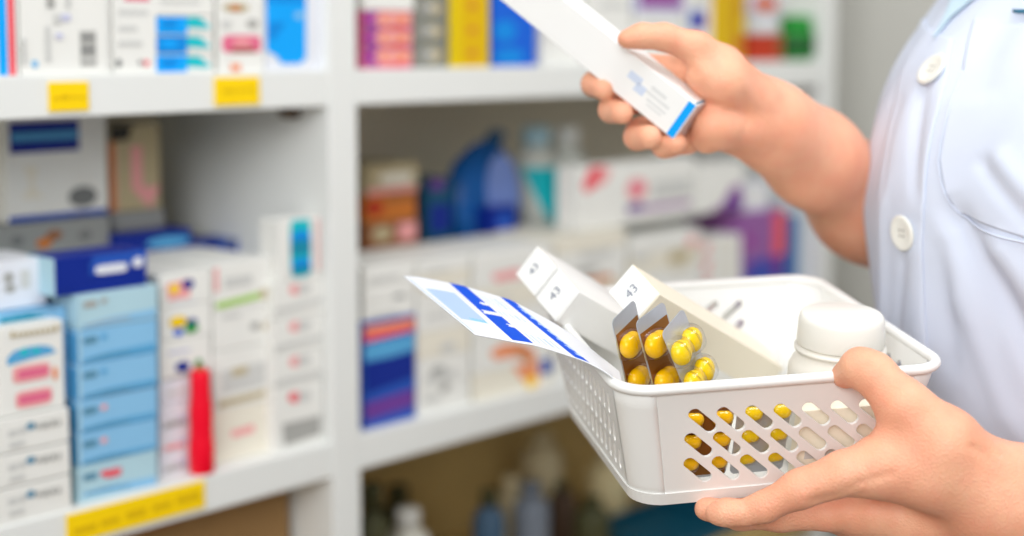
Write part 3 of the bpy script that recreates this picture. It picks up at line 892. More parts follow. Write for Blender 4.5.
def ring_pts(q, off=0.0, n=8, z=None):
    ins = BE * q - off
    rc = RC * (1 - 0.15 * q) + off
    x0, y0, x1, y1 = ins, ins, BW - ins, BL - ins
    out = []
    for (cx, cy, a0) in ((x1 - rc, y0 + rc, -90), (x1 - rc, y1 - rc, 0), (x0 + rc, y1 - rc, 90), (x0 + rc, y0 + rc, 180)):
        for k in range(n + 1):
            a = math.radians(a0 + 90 * k / n)
            out.append(Vector((cx + rc * math.cos(a), cy + rc * math.sin(a), -BH * q if z is None else z)))
    return out


def slot_outline(p, q, r, n=6):
    d = (q - p).normalized()
    e = Vector((-d.y, d.x))
    out = []
    for k in range(n + 1):
        a = -math.pi / 2 + math.pi * k / n
        out.append(q + d * r * math.cos(a) + e * r * math.sin(a))
    for k in range(n + 1):
        a = math.pi / 2 + math.pi * k / n
        out.append(p + d * r * math.cos(a) + e * r * math.sin(a))
    return out


def wall(name, A, B, C, D, slots):
    """flat wall A,B (top) C,D (bottom, under A,B); slots in 2-D (x along A->B, y down)"""
    ex = (B - A).normalized()
    nrm = ex.cross(C - A).normalized()
    ey = nrm.cross(ex)
    if ey.dot(C - A) < 0:
        ey = -ey
    to2 = lambda p: Vector(((p - A).dot(ex), (p - A).dot(ey)))
    to3 = lambda p: A + ex * p.x + ey * p.y
    bm = bmesh.new()
    edges = []
    for lp in [[to2(A), to2(B), to2(D), to2(C)]] + [slot_outline(*s) for s in slots]:
        vs = [bm.verts.new((p.x, p.y, 0)) for p in lp]
        for i in range(len(vs)):
            edges.append(bm.edges.new((vs[i], vs[(i + 1) % len(vs)])))
    bmesh.ops.triangle_fill(bm, use_beauty=True, use_dissolve=False, edges=edges)
    for v in bm.verts:
        v.co = to3(Vector((v.co.x, v.co.y)))
    o = mesh_obj(name, bm, PLASTIC, basket)
    m = o.modifiers.new('thickness', 'SOLIDIFY')
    m.thickness = 0.0022
    m.offset = 0
    m2 = o.modifiers.new('soft', 'BEVEL')
    m2.width = 0.0005
    m2.segments = 2
    m2.limit_method = 'ANGLE'
    m2.angle_limit = math.radians(50)
    return to2


t_ = ring_pts(0)
b_ = ring_pts(1)
# corner index: 0..8 front-right, 9..17 back-right, 18..26 back-left, 27..35 front-left
FLt, FRt, FLb, FRb = t_[35], t_[0], b_[35], b_[0]


def px_slots(centres, A, B, C, dx, dy, r):
    ex = (B - A).normalized()
    nrm = ex.cross(C - A).normalized()
    ey = nrm.cross(ex)
    if ey.dot(C - A) < 0:
        ey = -ey
    out = []
    for (x, y) in centres:
        p = [basket_plane(x + k * dx, y + k * dy, A, B, C) for k in (-1, 1)]
        out.append((*[Vector(((q - A).dot(ex), (q - A).dot(ey))) for q in p], r))
    return out


cs = [(702 + 28.4 * k, 420 - 1.7 * k) for k in range(7)] + [(698 + 28.6 * k, 444.3 - 1.6 * k) for k in range(7)] + [(697 + 28.2 * k, 469 - 1.8 * k) for k in range(7)]
wall('front_wall', FLt, FRt, FLb, FRb, px_slots(cs, FLt, FRt, FLb, 8.2, 6.6, 0.0040))
# left wall: five rows of narrow slits
ll = (t_[26] - t_[27]).length


def rows(nc, nr, w, h, sl, r, lean):
    out = []
    for i in range(nc):
        for j in range(nr):
            cx = w * (0.08 + 0.84 * (i + 0.5) / nc)
            cy = h * (0.14 + 0.68 * (j + 0.5) / nr)
            out.append((Vector((cx - sl * lean, cy - sl)), Vector((cx + sl * lean, cy + sl)), r))
    return out


hw = (b_[27] - t_[27]).length
wall('side_wall', t_[27], t_[26], b_[27], b_[26], rows(13, 3, ll, hw, 0.0066, 0.0020, 0.5))
wall('side_wall', t_[8], t_[9], b_[8], b_[9], rows(9, 3, ll, hw, 0.0050, 0.0032, 0.7))
A_, B_, C_ = t_[18], t_[17], b_[18]
bs = px_slots([(732, 310.5)], A_, B_, C_, 7, -6.5, 0.0028) + px_slots([(712, 306.5)], A_, B_, C_, 3, -2.2, 0.0028) + px_slots([(738.5, 326), (797, 319), (793, 339)], A_, B_, C_, 2.5, -3, 0.0028)
wall('back_wall', A_, B_, C_, b_[17], bs)
for c in range(4):
    bm = bmesh.new()
    base = c * 9
    g = []
    for k in range(9):
        col = []
        for j in range(7):
            q = j / 6
            col.append(bm.verts.new(t_[base + k].lerp(b_[base + k], q)))
        g.append(col)
    for k in range(8):
        for j in range(6):
            f = bm.faces.new((g[k][j], g[k + 1][j], g[k + 1][j + 1], g[k][j + 1]))
            f.smooth = True
    o = mesh_obj('corner_wall', bm, PLASTIC, basket, True)
    m_ = o.modifiers.new('thickness', 'SOLIDIFY')
    m_.thickness = 0.0022
    m_.offset = 0
bm = bmesh.new()
bm_tube(bm, ring_pts(0, 0.0008, 10, 0.0), (0.0038, 0.0036), 12, True)
mesh_obj('rim', bm, PLASTIC, basket)
bm = bmesh.new()
ra, rb = ring_pts(0.90, 0.0022, 8), ring_pts(1.0, 0.0018, 8)
rc_, rd = ring_pts(0.90, -0.0005, 8), ring_pts(1.0, -0.0015, 8)
loops = [[bm.verts.new(p) for p in L] for L in (rc_, ra, rb, rd)]
for a, b in zip(loops, loops[1:]):
    for i in range(len(a)):
        f = bm.faces.new((a[i], a[(i + 1) % len(a)], b[(i + 1) % len(a)], b[i]))
mesh_obj('foot_band', bm, PLASTIC, basket)
bm = bmesh.new()
L0 = [bm.verts.new(p) for p in ring_pts(1.0, -0.0005, 8)]
f = bm.faces.new(L0)
r = bmesh.ops.extrude_face_region(bm, geom=[f])
for v in r['geom']:
    if isinstance(v, bmesh.types.BMVert):
        v.co.z += 0.002
mesh_obj('base', bm, PLASTIC, basket)

# ------------------------------------------------------------------ cartons in the basket and in the hand


def text_obj(body, parent, m4, size, m, name='lettering'):
    cu = bpy.data.curves.new(name, 'FONT')
    cu.body = body
    cu.size = size
    cu.align_x = 'CENTER'
    cu.align_y = 'CENTER'
    cu.extrude = 0.00005
    cu.materials.append(m)
    dg0 = bpy.data.objects.new(name, cu)
    me = bpy.data.meshes.new_from_object(dg0)
    bpy.data.objects.remove(dg0)
    o = bpy.data.objects.new(name, me)
    link(o, parent)
    o.matrix_local = m4
    return o


CARD = mat('white_carton', (243, 243, 241), 0.5, var=0.008)
CARDS = mat('carton_cut_edge', (226, 214, 182), 0.6)
INK = mat('slate_ink', (128, 134, 150), 0.6)
PALEINK = mat('pale_blue_ink', (208, 219, 238), 0.6)


def long_carton(name, label, v0, A, B, C, dims, group=None, body=None):
    """carton from its nearest corner; A,B span the end face, C runs along it (camera-frame axes)"""
    a, b, c = cd(A), cd(B), cd(C)
    rot = Matrix((b, a, c)).transposed()          # local x along B, y along A, z along C
    o = empty(name, cw(v0), rot)
    tag(o, label, 'box', group)
    bm = bmesh.new()
    bm_box(bm, (0, 0, 0.0006), (dims[1], dims[0], dims[2]), 0, 0.0006)
    mesh_obj('carton_body', bm, body or CARD, o)
    bm = bmesh.new()
    bm_box(bm, (0.0004, 0.0008, 0), (dims[1] - 0.0004, dims[0] - 0.0008, 0.0007), 0, 0.0002)
    bm_box(bm, (0.0002, 0.0008, 0.0010), (-0.0001, dims[0] - 0.0008, 0.0016), 1, 0)
    mesh_obj('end_flap', bm, [CARD, CARDS], o)
    return o


def end_text(o, body, w, h, size, m, dx=0, dy=0, ang=0.0):
    M4 = Matrix.Translation((w / 2 + dx, h / 2 + dy, -0.0002)) @ Matrix.Rotation(ang, 4, 'Z') @ Matrix.Rotation(math.pi, 4, 'X')
    return text_obj(body, o, M4, size, m)


c2 = long_carton('medicine_carton', 'white carton leaning in the basket, nearest to the striped leaflet, number on its end', (0.0471, -0.0756, 1.06), (-0.4202, 0.4501, 0.7879), (-0.6019, -0.7881, 0.1291), (0.6791, -0.42, 0.6021), (0.0327, 0.0275, 0.096))
c1 = long_carton('medicine_carton', 'white carton standing highest, pressed behind the carton next to the leaflet', (0.0319, -0.06, 1.09), (-0.4202, 0.4501, 0.7879), (-0.6019, -0.7881, 0.1291), (0.6791, -0.42, 0.6021), (0.032, 0.0268, 0.10))
c3 = long_carton('medicine_carton', 'long white carton behind the silver blister packs, reaching to the white bottle', (0.1013, -0.0753, 1.03), (-0.4599, 0.5284, 0.7137), (-0.6334, -0.7585, 0.1534), (0.6224, -0.3814, 0.6835), (0.0366, 0.0265, 0.172), body=mat('warm_lit_carton', (247, 239, 218), 0.5, var=0.008))  # warm translucent light on its side is put into the body colour
for o, w, h, s in ((c1, 0.0268, 0.032, 0.0105), (c2, 0.0275, 0.0327, 0.0115), (c3, 0.0265, 0.0366, 0.0115)):
    end_text(o, '43', w, h, s * 0.92, INK, 0.0, 0.002, math.pi)

# the carton held in the raised hand: long axis A, width B, thickness C
hA, hB, hC = (-0.7364, 0.6265, 0.2556), (-0.4988, -0.7579, 0.4205), (0.4571, 0.1822, 0.8706)
a, b, c = cd(hA), cd(hB), cd(hC)
H_ROT = Matrix((b, a, c)).transposed()
held = empty('medicine_carton', cw((0.1336, 0.0564, 1.0799)), H_ROT)
tag(held, 'long white carton with a bright blue end stripe, held in the raised hand', 'box')
HW_, HL_, HT_ = 0.0318, 0.175, 0.0235
bm = bmesh.new()
bm_box(bm, (0, 0.0006, 0), (HW_, HL_, HT_), 0, 0.0007)
mesh_obj('carton_body', bm, CARD, held)
bm = bmesh.new()
bm_box(bm, (0.0008, 0, 0.0004), (HW_ - 0.0008, 0.0007, HT_ - 0.0004), 0, 0.0002)
mesh_obj('end_flap', bm, mat('shaded_carton_end', (222, 206, 206), 0.5), held)  # shade on the end face is put into the flap colour
bm = bmesh.new()
bm_box(bm, (0.0006, 0.0012, -0.0002), (HW_ - 0.0006, 0.0072, 0.0002), 0)
bm_box(bm, (-0.0002, 0.0012, 0.0008), (0.0002, 0.0030, HT_ - 0.0008), 1)
mesh_obj('blue_stripe', bm, [M['sky'], M['steel']], held)
bm = bmesh.new()
for (x0, x1, y0, y1, mi) in ((0.006, 0.012, 0.044, 0.056, 0), (0.010, 0.017, 0.038, 0.047, 0), (0.005, 0.008, 0.022, 0.036, 1), (0.010, 0.0125, 0.016, 0.038, 1), (0.015, 0.017, 0.016, 0.034, 1), (0.0185, 0.020, 0.018, 0.032, 1)):
    bm_box(bm, (x0 + 0.004, y0, -0.00015), (x1 + 0.004, y1, 0.0001), mi)
mesh_obj('faint_print', bm, [PALEINK, mat('faint_ink', (224, 225, 224), 0.6)], held)

# ------------------------------------------------------------------ leaflet with blue stripes
US = [0, .10, .25, .35, .55, .62, .82, 1.0]
FAR = [(403, 276, 1.09), (421, 277.5, 1.087), (449, 283.0, 1.078), (466, 287, 1.07), (500, 297, 1.056), (514, 302, 1.048), (566, 331, 1.018), (620, 372, 0.985)]
NEAR = [(475, 335, 1.00), (491, 338, 0.995), (515, 342.5, 0.985), (536, 346, 0.98), (576, 358.5, 0.970), (591, 364.5, 0.965), (609, 375, 0.96), (623, 387, 0.958)]


def curve(u, K):
    i = max(0, min(len(US) - 2, int(np.searchsorted(US, u, 'right')) - 1))
    h = US[i + 1] - US[i]
    t = (u - US[i]) / h

    def tan(j):
        a, b = max(0, j - 1), min(len(US) - 1, j + 1)
        return (Vector(K[b]) - Vector(K[a])) / (US[b] - US[a])
    p0, p1, m0, m1 = Vector(K[i]), Vector(K[i + 1]), tan(i) * h, tan(i + 1) * h
    return p0 * (2 * t**3 - 3 * t**2 + 1) + m0 * (t**3 - 2 * t**2 + t) + p1 * (-2 * t**3 + 3 * t**2) + m1 * (t**3 - t**2)


NU, NV = 140, 60


def leaf_mat(u, v):
    # v: 0 far edge .. 1 near edge
    j = 0.006 * math.sin(v * 55) + 0.004 * math.sin(v * 131)
    if 0.25 < u < 0.35 and v < 0.97:
        if 0.46 < v < 0.54 and u > 0.262 + j:
            return 0
        if 0.30 < v < 0.345 and u > 0.315 + j:
            return 0
        if 0.66 < v < 0.72 and u > 0.322 + j:
            return 0
        return 1
    if 0.55 < u < 0.62 and v < 0.985:
        if u > 0.60 + j * 1.5 and 0.1 < v < 0.9:
            return 3
        return 1
    if 0.045 < u < 0.21 and 0.22 < v < 0.74:
        if v > 0.69 and 0.10 < u < 0.2 and math.sin(u * 300) > -0.3:
            return 4
        return 2
    if 0.015 < u < 0.022 and 0.05 < v < 0.95:
        return 2
    if u > 0.37 and u < 0.53:
        k = math.sin(u * 190)
        if k > 0.55 and (0.12 < v < 0.30 or 0.40 < v < 0.48 or 0.78 < v < 0.92):
            return 3
    return 0


bm = bmesh.new()
g = []
for i in range(NU + 1):
    u = i / NU
    f_, n_ = P(*curve(u, FAR)), P(*curve(u, NEAR))
    g.append([bm.verts.new(f_.lerp(n_, j / NV)) for j in range(NV + 1)])
for i in range(NU):
    for j in range(NV):
        f = bm.faces.new((g[i][j], g[i + 1][j], g[i + 1][j + 1], g[i][j + 1]))
        f.smooth = True
        f.material_index = leaf_mat((i + 0.5) / NU, (j + 0.5) / NV)
LB = mat('leaflet_blue', (0, 78, 205), 0.5)
leaf = mesh_obj('leaflet', bm, [mat('leaflet_paper', (224, 225, 229), 0.5, var=0.006), LB, mat('leaflet_pale_panel', (170, 192, 234), 0.55), mat('leaflet_faint_ink', (178, 200, 240), 0.55), mat('leaflet_teal_ink', (120, 190, 214), 0.55), CARD])
m_ = leaf.modifiers.new('thickness', 'SOLIDIFY')
m_.thickness = 0.0006
m_.offset = 0
tag(leaf, 'curved white leaflet with two blue stripes sticking out of the basket', 'leaflet')

# ------------------------------------------------------------------ blister packs
FOIL = mat('silver_foil', (196, 200, 208), 0.38, metal=0.55, var=0.06, scale=120, bump=0.15, bscale=900)
CAPY = mat('yellow_capsule', (255, 214, 0), 0.25, var=0.02, spec=0.6)
CAPD = mat('dark_amber_capsule', (96, 66, 20), 0.25, var=0.1, spec=0.6)
CLEAR = clear_mat('clear_film', (0.97, 0.97, 0.96))
REFL_FILM = clear_mat('reflection_tint_film', (0.97, 0.88, 0.66))  # film tinted with the brown reflection seen between the capsules
REFL_FOIL = mat('reflection_brown_foil', (140, 92, 40), 0.35, metal=0.4, var=0.1, scale=90)  # brown here is a painted reflection, the foil itself is silver


def capsule_profile(r, L, n=8):
    pr = []
    for k in range(n + 1):
        a = math.pi / 2 * k / n
        pr.append((r * math.sin(a), -L / 2 + r - r * math.cos(a)))
    pr += [(r, -0.00025), (r * 1.05, 0.00025)]
    for k in range(n + 1):
        a = math.pi / 2 * (1 - k / n)
        pr.append((r * 1.05 * math.sin(a), L / 2 - r * 1.05 + r * 1.05 * math.cos(a)))
    return pr


def blister(label, corner, wpx, lpx, wd, W, Lg, pitch, y0, rowsn, amber, cols=(0.27, 0.74), R_=0.0068, CL=0.0165):
    """corner (px,py,d): top-left corner; wpx: pixel of the top-right corner with depth; lpx: pixel direction of the long edge"""
    p0 = P(*corner)
    ex = (P(*wpx) - p0).normalized()
    d0 = corner[2]
    l0 = RIGHT * (lpx[0] / F_PX * d0) - UP * (lpx[1] / F_PX * d0)
    r = ray(corner[0] + lpx[0], corner[1] + lpx[1])
    dz = -l0.dot(ex) / r.dot(ex)
    ey = (l0 + r * dz).normalized()
    ez = ex.cross(ey).normalized()
    if ez.dot(CAM - p0) < 0:
        ez = -ez
    # local x across the pack, y down its length, z toward the viewer
    xx = ey.cross(ez)
    rot = Matrix((xx, ey, ez)).transposed()
    flip = 1 if xx.dot(ex) > 0 else -1
    o = empty('blister_pack', p0, rot)
    tag(o, label, 'blister pack', 'capsule blister packs in the basket')
    o.matrix_world = Matrix.Translation(p0) @ rot.to_4x4()
    # foil sheet with rounded corners
    bm = bmesh.new()
    c = 0.004
    pts = []
    for (cx, cy, a0) in ((W - c, c, -90), (W - c, Lg - c, 0), (c, Lg - c, 90), (c, c, 180)):
        for k in range(5):
            a = math.radians(a0 + 22.5 * k)
            pts.append(((cx + c * math.cos(a)) * flip, cy + c * math.sin(a), 0))
    f = bm.faces.new([bm.verts.new(p) for p in pts])
    r_ = bmesh.ops.extrude_face_region(bm, geom=[f])
    for v in r_['geom']:
        if isinstance(v, bmesh.types.BMVert):
            v.co.z += 0.0005
    if amber:  # amber packs: reflected brown painted as a strip over the foil
        bm_box(bm, (min(0.001 * flip, (W - 0.001) * flip), y0 - pitch * 0.42, 0.0005), (max(0.001 * flip, (W - 0.001) * flip), Lg - 0.002, 0.00075), 1)
    mesh_obj('foil_sheet', bm, [FOIL, REFL_FOIL], o)
    # film with one dome over every capsule
    bm = bmesh.new()
    caps = []
    for i in range(rowsn):
        for q in cols:
            y = y0 + pitch * i
            caps.append((W * q * flip, y))
    for (x, y) in caps:
        n, m = 16, 6
        prev = None
        for k in range(m + 1):
            a = math.pi / 2 * k / m
            hh = 0.0006 + (R_ * 1.28) * math.sin(a)
            sc = 0.25 + 0.75 * math.cos(a) ** 0.6 if k < m else 0.25
            ring = [bm.verts.new((x + (CL / 2 + 0.0007) * sc * math.copysign(abs(math.cos(t)) ** 0.6, math.cos(t)), y + (R_ + 0.0009) * sc * math.copysign(abs(math.sin(t)) ** 0.6, math.sin(t)), hh)) for t in [2 * math.pi * s / n for s in range(n)]]
            if prev:
                for s in range(n):
                    f = bm.faces.new((prev[s], prev[(s + 1) % n], ring[(s + 1) % n], ring[s]))
                    f.smooth = True
            prev = ring
        bm.faces.new(prev)
    mesh_obj('clear_blister', bm, REFL_FILM if amber else CLEAR, o)
    me = None
    for k, (x, y) in enumerate(caps):
        if me is None:
            bm = bmesh.new()
            bm_lathe(bm, capsule_profile(R_ * 0.9, CL), 20, lambda s: 0)
            co = mesh_obj('capsule', bm, [CAPY], o)
            me = co.data
        else:
            co = bpy.data.objects.new('capsule', me)
            link(co, o)
        co.matrix_local = Matrix.Translation((x, y, 0.0008 + R_ * 0.45)) @ Matrix.Diagonal((1, 1, 0.72, 1)) @ Matrix.Rotation(math.pi / 2, 4, 'Y')
    return o


b1 = blister('leftmost of the three yellow capsule blister packs standing beside the white cartons', (611, 321, 0.985), (636, 297, 1.009), (15, 64), 0, 0.0305, 0.080, 0.0265, 0.0225, 3, True, (0.30,), 0.0090, 0.0205)
b2 = blister('middle of the three upright yellow capsule blister packs', (635, 322, 0.980), (666, 299, 1.004), (17, 62), 0, 0.0325, 0.080, 0.0265, 0.0205, 3, True, (0.31,), 0.0090, 0.0220)
b3 = blister('rightmost upright blister pack, bare silver between its yellow capsules', (661, 333, 0.975), (683, 307, 0.994), (24, 57), 0, 0.0285, 0.082, 0.0245, 0.0195, 3, False, (0.2, 0.70), 0.0093, 0.0172)
_y = -0.012


def wall_pt(x, z, off):
    """a point a little way inside the front wall, basket coordinates"""
    return BM @ Vector((x, -z * BE / BH + off, z))


def low_blister(label, x0, x1, z0, z1, off, cols, rowsn, pitch, y0, amber):
    global P
    p0, px_, pz = wall_pt(x0, z0, off), wall_pt(x1, z0, off), wall_pt(x0, z1, off)
    f = lambda p: ((*to_pix(p), (p - CAM).dot(FWD)))
    a, b, c = f(p0), f(px_), f(pz)
    return blister(label, a, b, (c[0] - a[0], c[1] - a[1]), 0, (px_ - p0).length, (pz - p0).length, pitch, y0, rowsn, amber, cols, 0.0056, 0.0145)


def to_pix(p):
    v = p - CAM
    d = v.dot(FWD)
    return CX + F_PX * v.dot(RIGHT) / d, CY - F_PX * v.dot(UP) / d


low_blister('brown-tinted blister pack lying low, seen only through the leftmost front slots', 0.045, 0.083, -0.014, -0.076, 0.0145, (0.25, 0.78), 3, 0.0170, 0.0155, True)
low_blister('silver blister pack lying low, seen only through the middle front slots', 0.086, 0.124, -0.016, -0.076, 0.0150, (0.25, 0.78), 3, 0.0170, 0.0125, False)
bm = bmesh.new()
bm_box(bm, (0, 0, 0), (0.062, 0.010, 0.058), 0, 0.0006)
bm_box(bm, (0.006, -0.0002, 0.02), (0.05, 0.0002, 0.026), 1)
sc_ = mesh_obj('medicine_carton', bm, [mat('warm_lit_carton', (238, 230, 208), 0.5), M['lgrey']])
sc_.matrix_world = BM @ Matrix.Translation((0.128, BE + 0.004, -BH + 0.003)) @ Matrix.Rotation(math.radians(-11), 4, 'X').inverted()
tag(sc_, 'small cream carton lying low, seen only through the right front slots', 'box')

# ------------------------------------------------------------------ white bottle in the basket
hb = 0.108
zt_ = -BH + 0.0025 + hb
q = basket_plane(842, 313, (0, 0, zt_), (1, 0, zt_), (0, 1, zt_))
db = (BM @ q - CAM).dot(FWD)
rcp = 43.0 / F_PX * db
print('bottle local', q, 'depth', db, 'r', rcp)
bot = empty('pill_bottle', BM @ Vector((q.x, q.y, -BH + 0.0025)), B_ROT)
tag(bot, 'white screw-cap pill bottle standing in the basket behind the thumb', 'bottle')
BOT = mat('white_bottle_plastic', (236, 232, 222), 0.3, var=0.006, spec=0.5)
rb_ = rcp * 1.19
bm = bmesh.new()
bm_lathe(bm, [(0, 0), (rb_ * 0.93, 0), (rb_, 0.004), (rb_, hb - 0.0425), (rb_ * 0.985, hb - 0.038), (rb_ * 0.93, hb - 0.034), (rcp * 1.03, hb - 0.0305), (rcp * 1.0, hb - 0.0285), (rcp * 1.0, hb - 0.0265), (rcp * 1.06, hb - 0.0258), (rcp * 1.06, hb - 0.0238), (rcp * 0.97, hb - 0.0228), (rcp * 0.94, hb - 0.021), (0, hb - 0.021)], 64)
mesh_obj('bottle_body', bm, BOT, bot)
bm = bmesh.new()
bm_lathe(bm, [(rcp * 0.9, hb - 0.0215), (rcp * 1.0, hb - 0.0215), (rcp * 1.015, hb - 0.0205), (rcp * 0.985, hb - 0.005), (rcp * 0.965, hb - 0.002), (rcp * 0.92, hb - 0.0003), (rcp * 0.9, hb), (0, hb + 0.0004)], 72)
o = mesh_obj('cap', bm, mat('white_cap', (240, 238, 230), 0.35, var=0.006), bot)
# ------------------------------------------------------------------ the person
ALPHA = math.radians(28)
PF = Vector((-math.cos(ALPHA), -math.sin(ALPHA), 0))      # facing
PLt = Vector((math.sin(ALPHA), -math.cos(ALPHA), 0))      # the person's left, toward the camera
TZ = [0.50, 0.80, 0.94, 1.05, 1.07, 1.10, 1.13, 1.151, 1.188, 1.211, 1.234, 1.257, 1.2805, 1.33, 1.37, 1.40]
TPX = [850, 875, 884, 873, 871, 867, 865, 867, 876, 886, 899, 917, 936, 975, 1000, 1010]   # where the front of the coat lies in the photo
TX = [0.27] * len(TZ)
ZA = [0.50, 0.80, 1.00, 1.13, 1.28, 1.34, 1.37, 1.40]
AA = [0.190, 0.175, 0.140, 0.150, 0.160, 0.135, 0.085, 0.060]
BBv = [0.160, 0.145, 0.110, 0.118, 0.104, 0.085, 0.068, 0.056]


DZ = np.linspace(0.4, 1.5, 1101)


def dense(X, Y):
    y = np.interp(DZ, X, Y)
    k = np.ones(41) / 41
    return np.convolve(np.pad(y, 20, mode='edge'), k, 'valid')


TAB = {'a': dense(ZA, AA).tolist(), 'b': dense(ZA, BBv).tolist(), 'x': dense(TZ, TX).tolist()}


def sm(z, key):
    q = (z - 0.4) / 0.001
    i = max(0, min(1099, int(q)))
    t = q - i
    T = TAB[key]
    return T[i] * (1 - t) + T[i + 1] * t


def coat_base(phi, z):
    a, b = sm(z, 'a'), sm(z, 'b')
    sup = math.sqrt((b * math.cos(ALPHA)) ** 2 + (a * math.sin(ALPHA)) ** 2)
    cx = sm(z, 'x') + sup
    cy = 1.13 + 0.45 * (cx - 0.395)
    c, s = math.cos(phi), math.sin(phi)
    p = Vector((cx, cy, z)) + PF * (b * math.copysign(abs(c) ** 0.92, c)) + PLt * (a * math.copysign(abs(s) ** 0.92, s))
    return p


def to_px(p):
    v = p - CAM
    d = v.dot(FWD)
    return CX + F_PX * v.dot(RIGHT) / d, CY - F_PX * v.dot(UP) / d


for _ in range(4):
    for k, z in enumerate(TZ):
        px = min(to_px(coat_base(ph, z))[0] for ph in np.linspace(-1.2, 1.2, 61))
        TX[k] += (TPX[k] - px) / F_PX * 1.17
    TAB['x'] = dense(TZ, TX).tolist()

_grid = [(ph, z, to_px(coat_base(ph, z))) for ph in np.linspace(-0.75, 2.2, 120) for z in np.linspace(0.85, 1.33, 100)]


def coat_uv(px, py):
    best = min(_grid, key=lambda g: (g[2][0] - px) ** 2 + (g[2][1] - py) ** 2)
    ph, z = best[0], best[1]
    for _ in range(6):
        x, y = to_px(coat_base(ph, z))
        e = 1e-3
        xa, ya = to_px(coat_base(ph + e, z))
        xb, yb = to_px(coat_base(ph, z + e))
        J = np.array([[(xa - x) / e, (xb - x) / e], [(ya - y) / e, (yb - y) / e]])
        try:
            st = np.linalg.solve(J, np.array([px - x, py - y]))
        except Exception:
            break
        ph += float(np.clip(st[0], -0.05, 0.05))
        z += float(np.clip(st[1], -0.03, 0.03))
    return ph, z


# soft folds of the cloth: (point, point, width in metres, height in metres)
FOLDS = []
for (x0, y0, x1, y1, w, h) in (
        (958, 222, 1040, 360, 0.010, -0.0075), (944, 235, 1000, 420, 0.012, 0.005), (1000, 250, 1070, 340, 0.012, 0.006),
        (985, 165, 1030, 222, 0.006, -0.003), (1000, 160, 1050, 215, 0.008, 0.003), (926, 88, 918, 190, 0.006, -0.003),
        (945, 100, 925, 200, 0.010, 0.002), (905, 262, 896, 345, 0.007, -0.003), (925, 250, 922, 360, 0.010, 0.003),
        (940, 245, 952, 360, 0.008, -0.003), (885, 200, 884, 330, 0.007, 0.002), (1000, 20, 985, 90, 0.012, -0.002),
        (962, 330, 1020, 470, 0.010, -0.003), (900, 110, 884, 190, 0.006, -0.0015)):
    FOLDS.append((coat_uv(x0, y0), coat_uv(x1, y1), w, h))


def coat_disp(phi, z):
    R0 = 0.13
    s = 0.0
    p = np.array([phi * R0, z])
    for (a, b, w, h) in FOLDS:
        A, B = np.array([a[0] * R0, a[1]]), np.array([b[0] * R0, b[1]])
        t = float(np.clip((p - A) @ (B - A) / ((B - A) @ (B - A)), -0.2, 1.2))
        fade = 1.0 if 0 <= t <= 1 else max(0, 1 - (abs(t - 0.5) - 0.5) / 0.2)
        d = np.linalg.norm(p - (A + (B - A) * t))
        s += h * math.exp(-(d / w) ** 2) * fade
    s += 0.0012 * math.sin(phi * 9 + z * 14) + 0.0008 * math.sin(phi * 17 - z * 31)
    if z < 0.9:
        s += 0.006 * (0.9 - z) / 0.4 * math.sin(phi * 7)
    return s


def coat_pt(phi, z, off=0.0):
    e = 2e-3
    p = coat_base(phi, z)
    n = (coat_base(phi + e, z) - p).cross(coat_base(phi, z + e) - p).normalized()
    c = Vector((sm(z, 'x') + 0.13, 1.13, z))
    if n.dot(p - c) < 0:
        n = -n
    return p + n * (coat_disp(phi, z) + off), n


person = empty('person', (0.42, 1.25, 0))
tag(person, 'person in a white button-up coat holding a basket and a long carton', 'person')
CLOTH = mat('white_coat_cloth', (213, 221, 238), 0.85, var=0.01, scale=60, spec=0.15, bump=0.08, bscale=1500)
bm = bmesh.new()
NPH, NZ = 300, 230
zs_ = [0.50 + (1.40 - 0.50) * (j / NZ) for j in range(NZ + 1)]
g = []
for j, z in enumerate(zs_):
    g.append([bm.verts.new(coat_pt(2 * math.pi * i / NPH - math.pi, z)[0]) for i in range(NPH)])
for j in range(NZ):
    for i in range(NPH):
        k = (i + 1) % NPH
        f = bm.faces.new((g[j][i], g[j][k], g[j + 1][k], g[j + 1][i]))
        f.smooth = True
coat = mesh_obj('coat', bm, CLOTH, None, True)
coat.parent = person
coat.matrix_parent_inverse = person.matrix_world.inverted() if False else Matrix.Translation((-0.42, -1.25, 0))
m_ = coat.modifiers.new('thickness', 'SOLIDIFY')
m_.thickness = 0.0015
m_.offset = -1


def child_of_coat(o):
    o.parent = coat
    return o


def patch(name, left, right, nu, nv, off, m, thick=0.0012):
    """cloth patch on the coat between two pixel-traced edges (same number of stations)"""
    Lf = [coat_uv(*p) for p in left]
    Rt = [coat_uv(*p) for p in right]
    bm = bmesh.new()
    g = []
    K = len(Lf) - 1
    for i in range(nv + 1):
        t = i / nv * K
        k = min(K - 1, int(t))
        fr = t - k
        l = [Lf[k][c] * (1 - fr) + Lf[k + 1][c] * fr for c in (0, 1)]
        r = [Rt[k][c] * (1 - fr) + Rt[k + 1][c] * fr for c in (0, 1)]
        row = []
        for j in range(nu + 1):
            q = j / nu
            row.append(bm.verts.new(coat_pt(l[0] * (1 - q) + r[0] * q, l[1] * (1 - q) + r[1] * q, off)[0]))
        g.append(row)
    for i in range(nv):
        for j in range(nu):
            f = bm.faces.new((g[i][j], g[i][j + 1], g[i + 1][j + 1], g[i + 1][j]))
            f.smooth = True
    o = mesh_obj(name, bm, m, None, True)
    mm = o.modifiers.new('thickness', 'SOLIDIFY')
    mm.thickness = thick
    mm.offset = 0
    return child_of_coat(o)


# breast pocket: rows from top to the curved bottom seam
patch('breast_pocket',
      [(975, 20), (962, 70), (948, 120), (941, 160), (945, 190), (953, 212)],
      [(1085, 30), (1085, 80), (1085, 130), (1082, 180), (1080, 218), (1075, 252)], 50, 60, 0.0009, CLOTH, 0.0012)
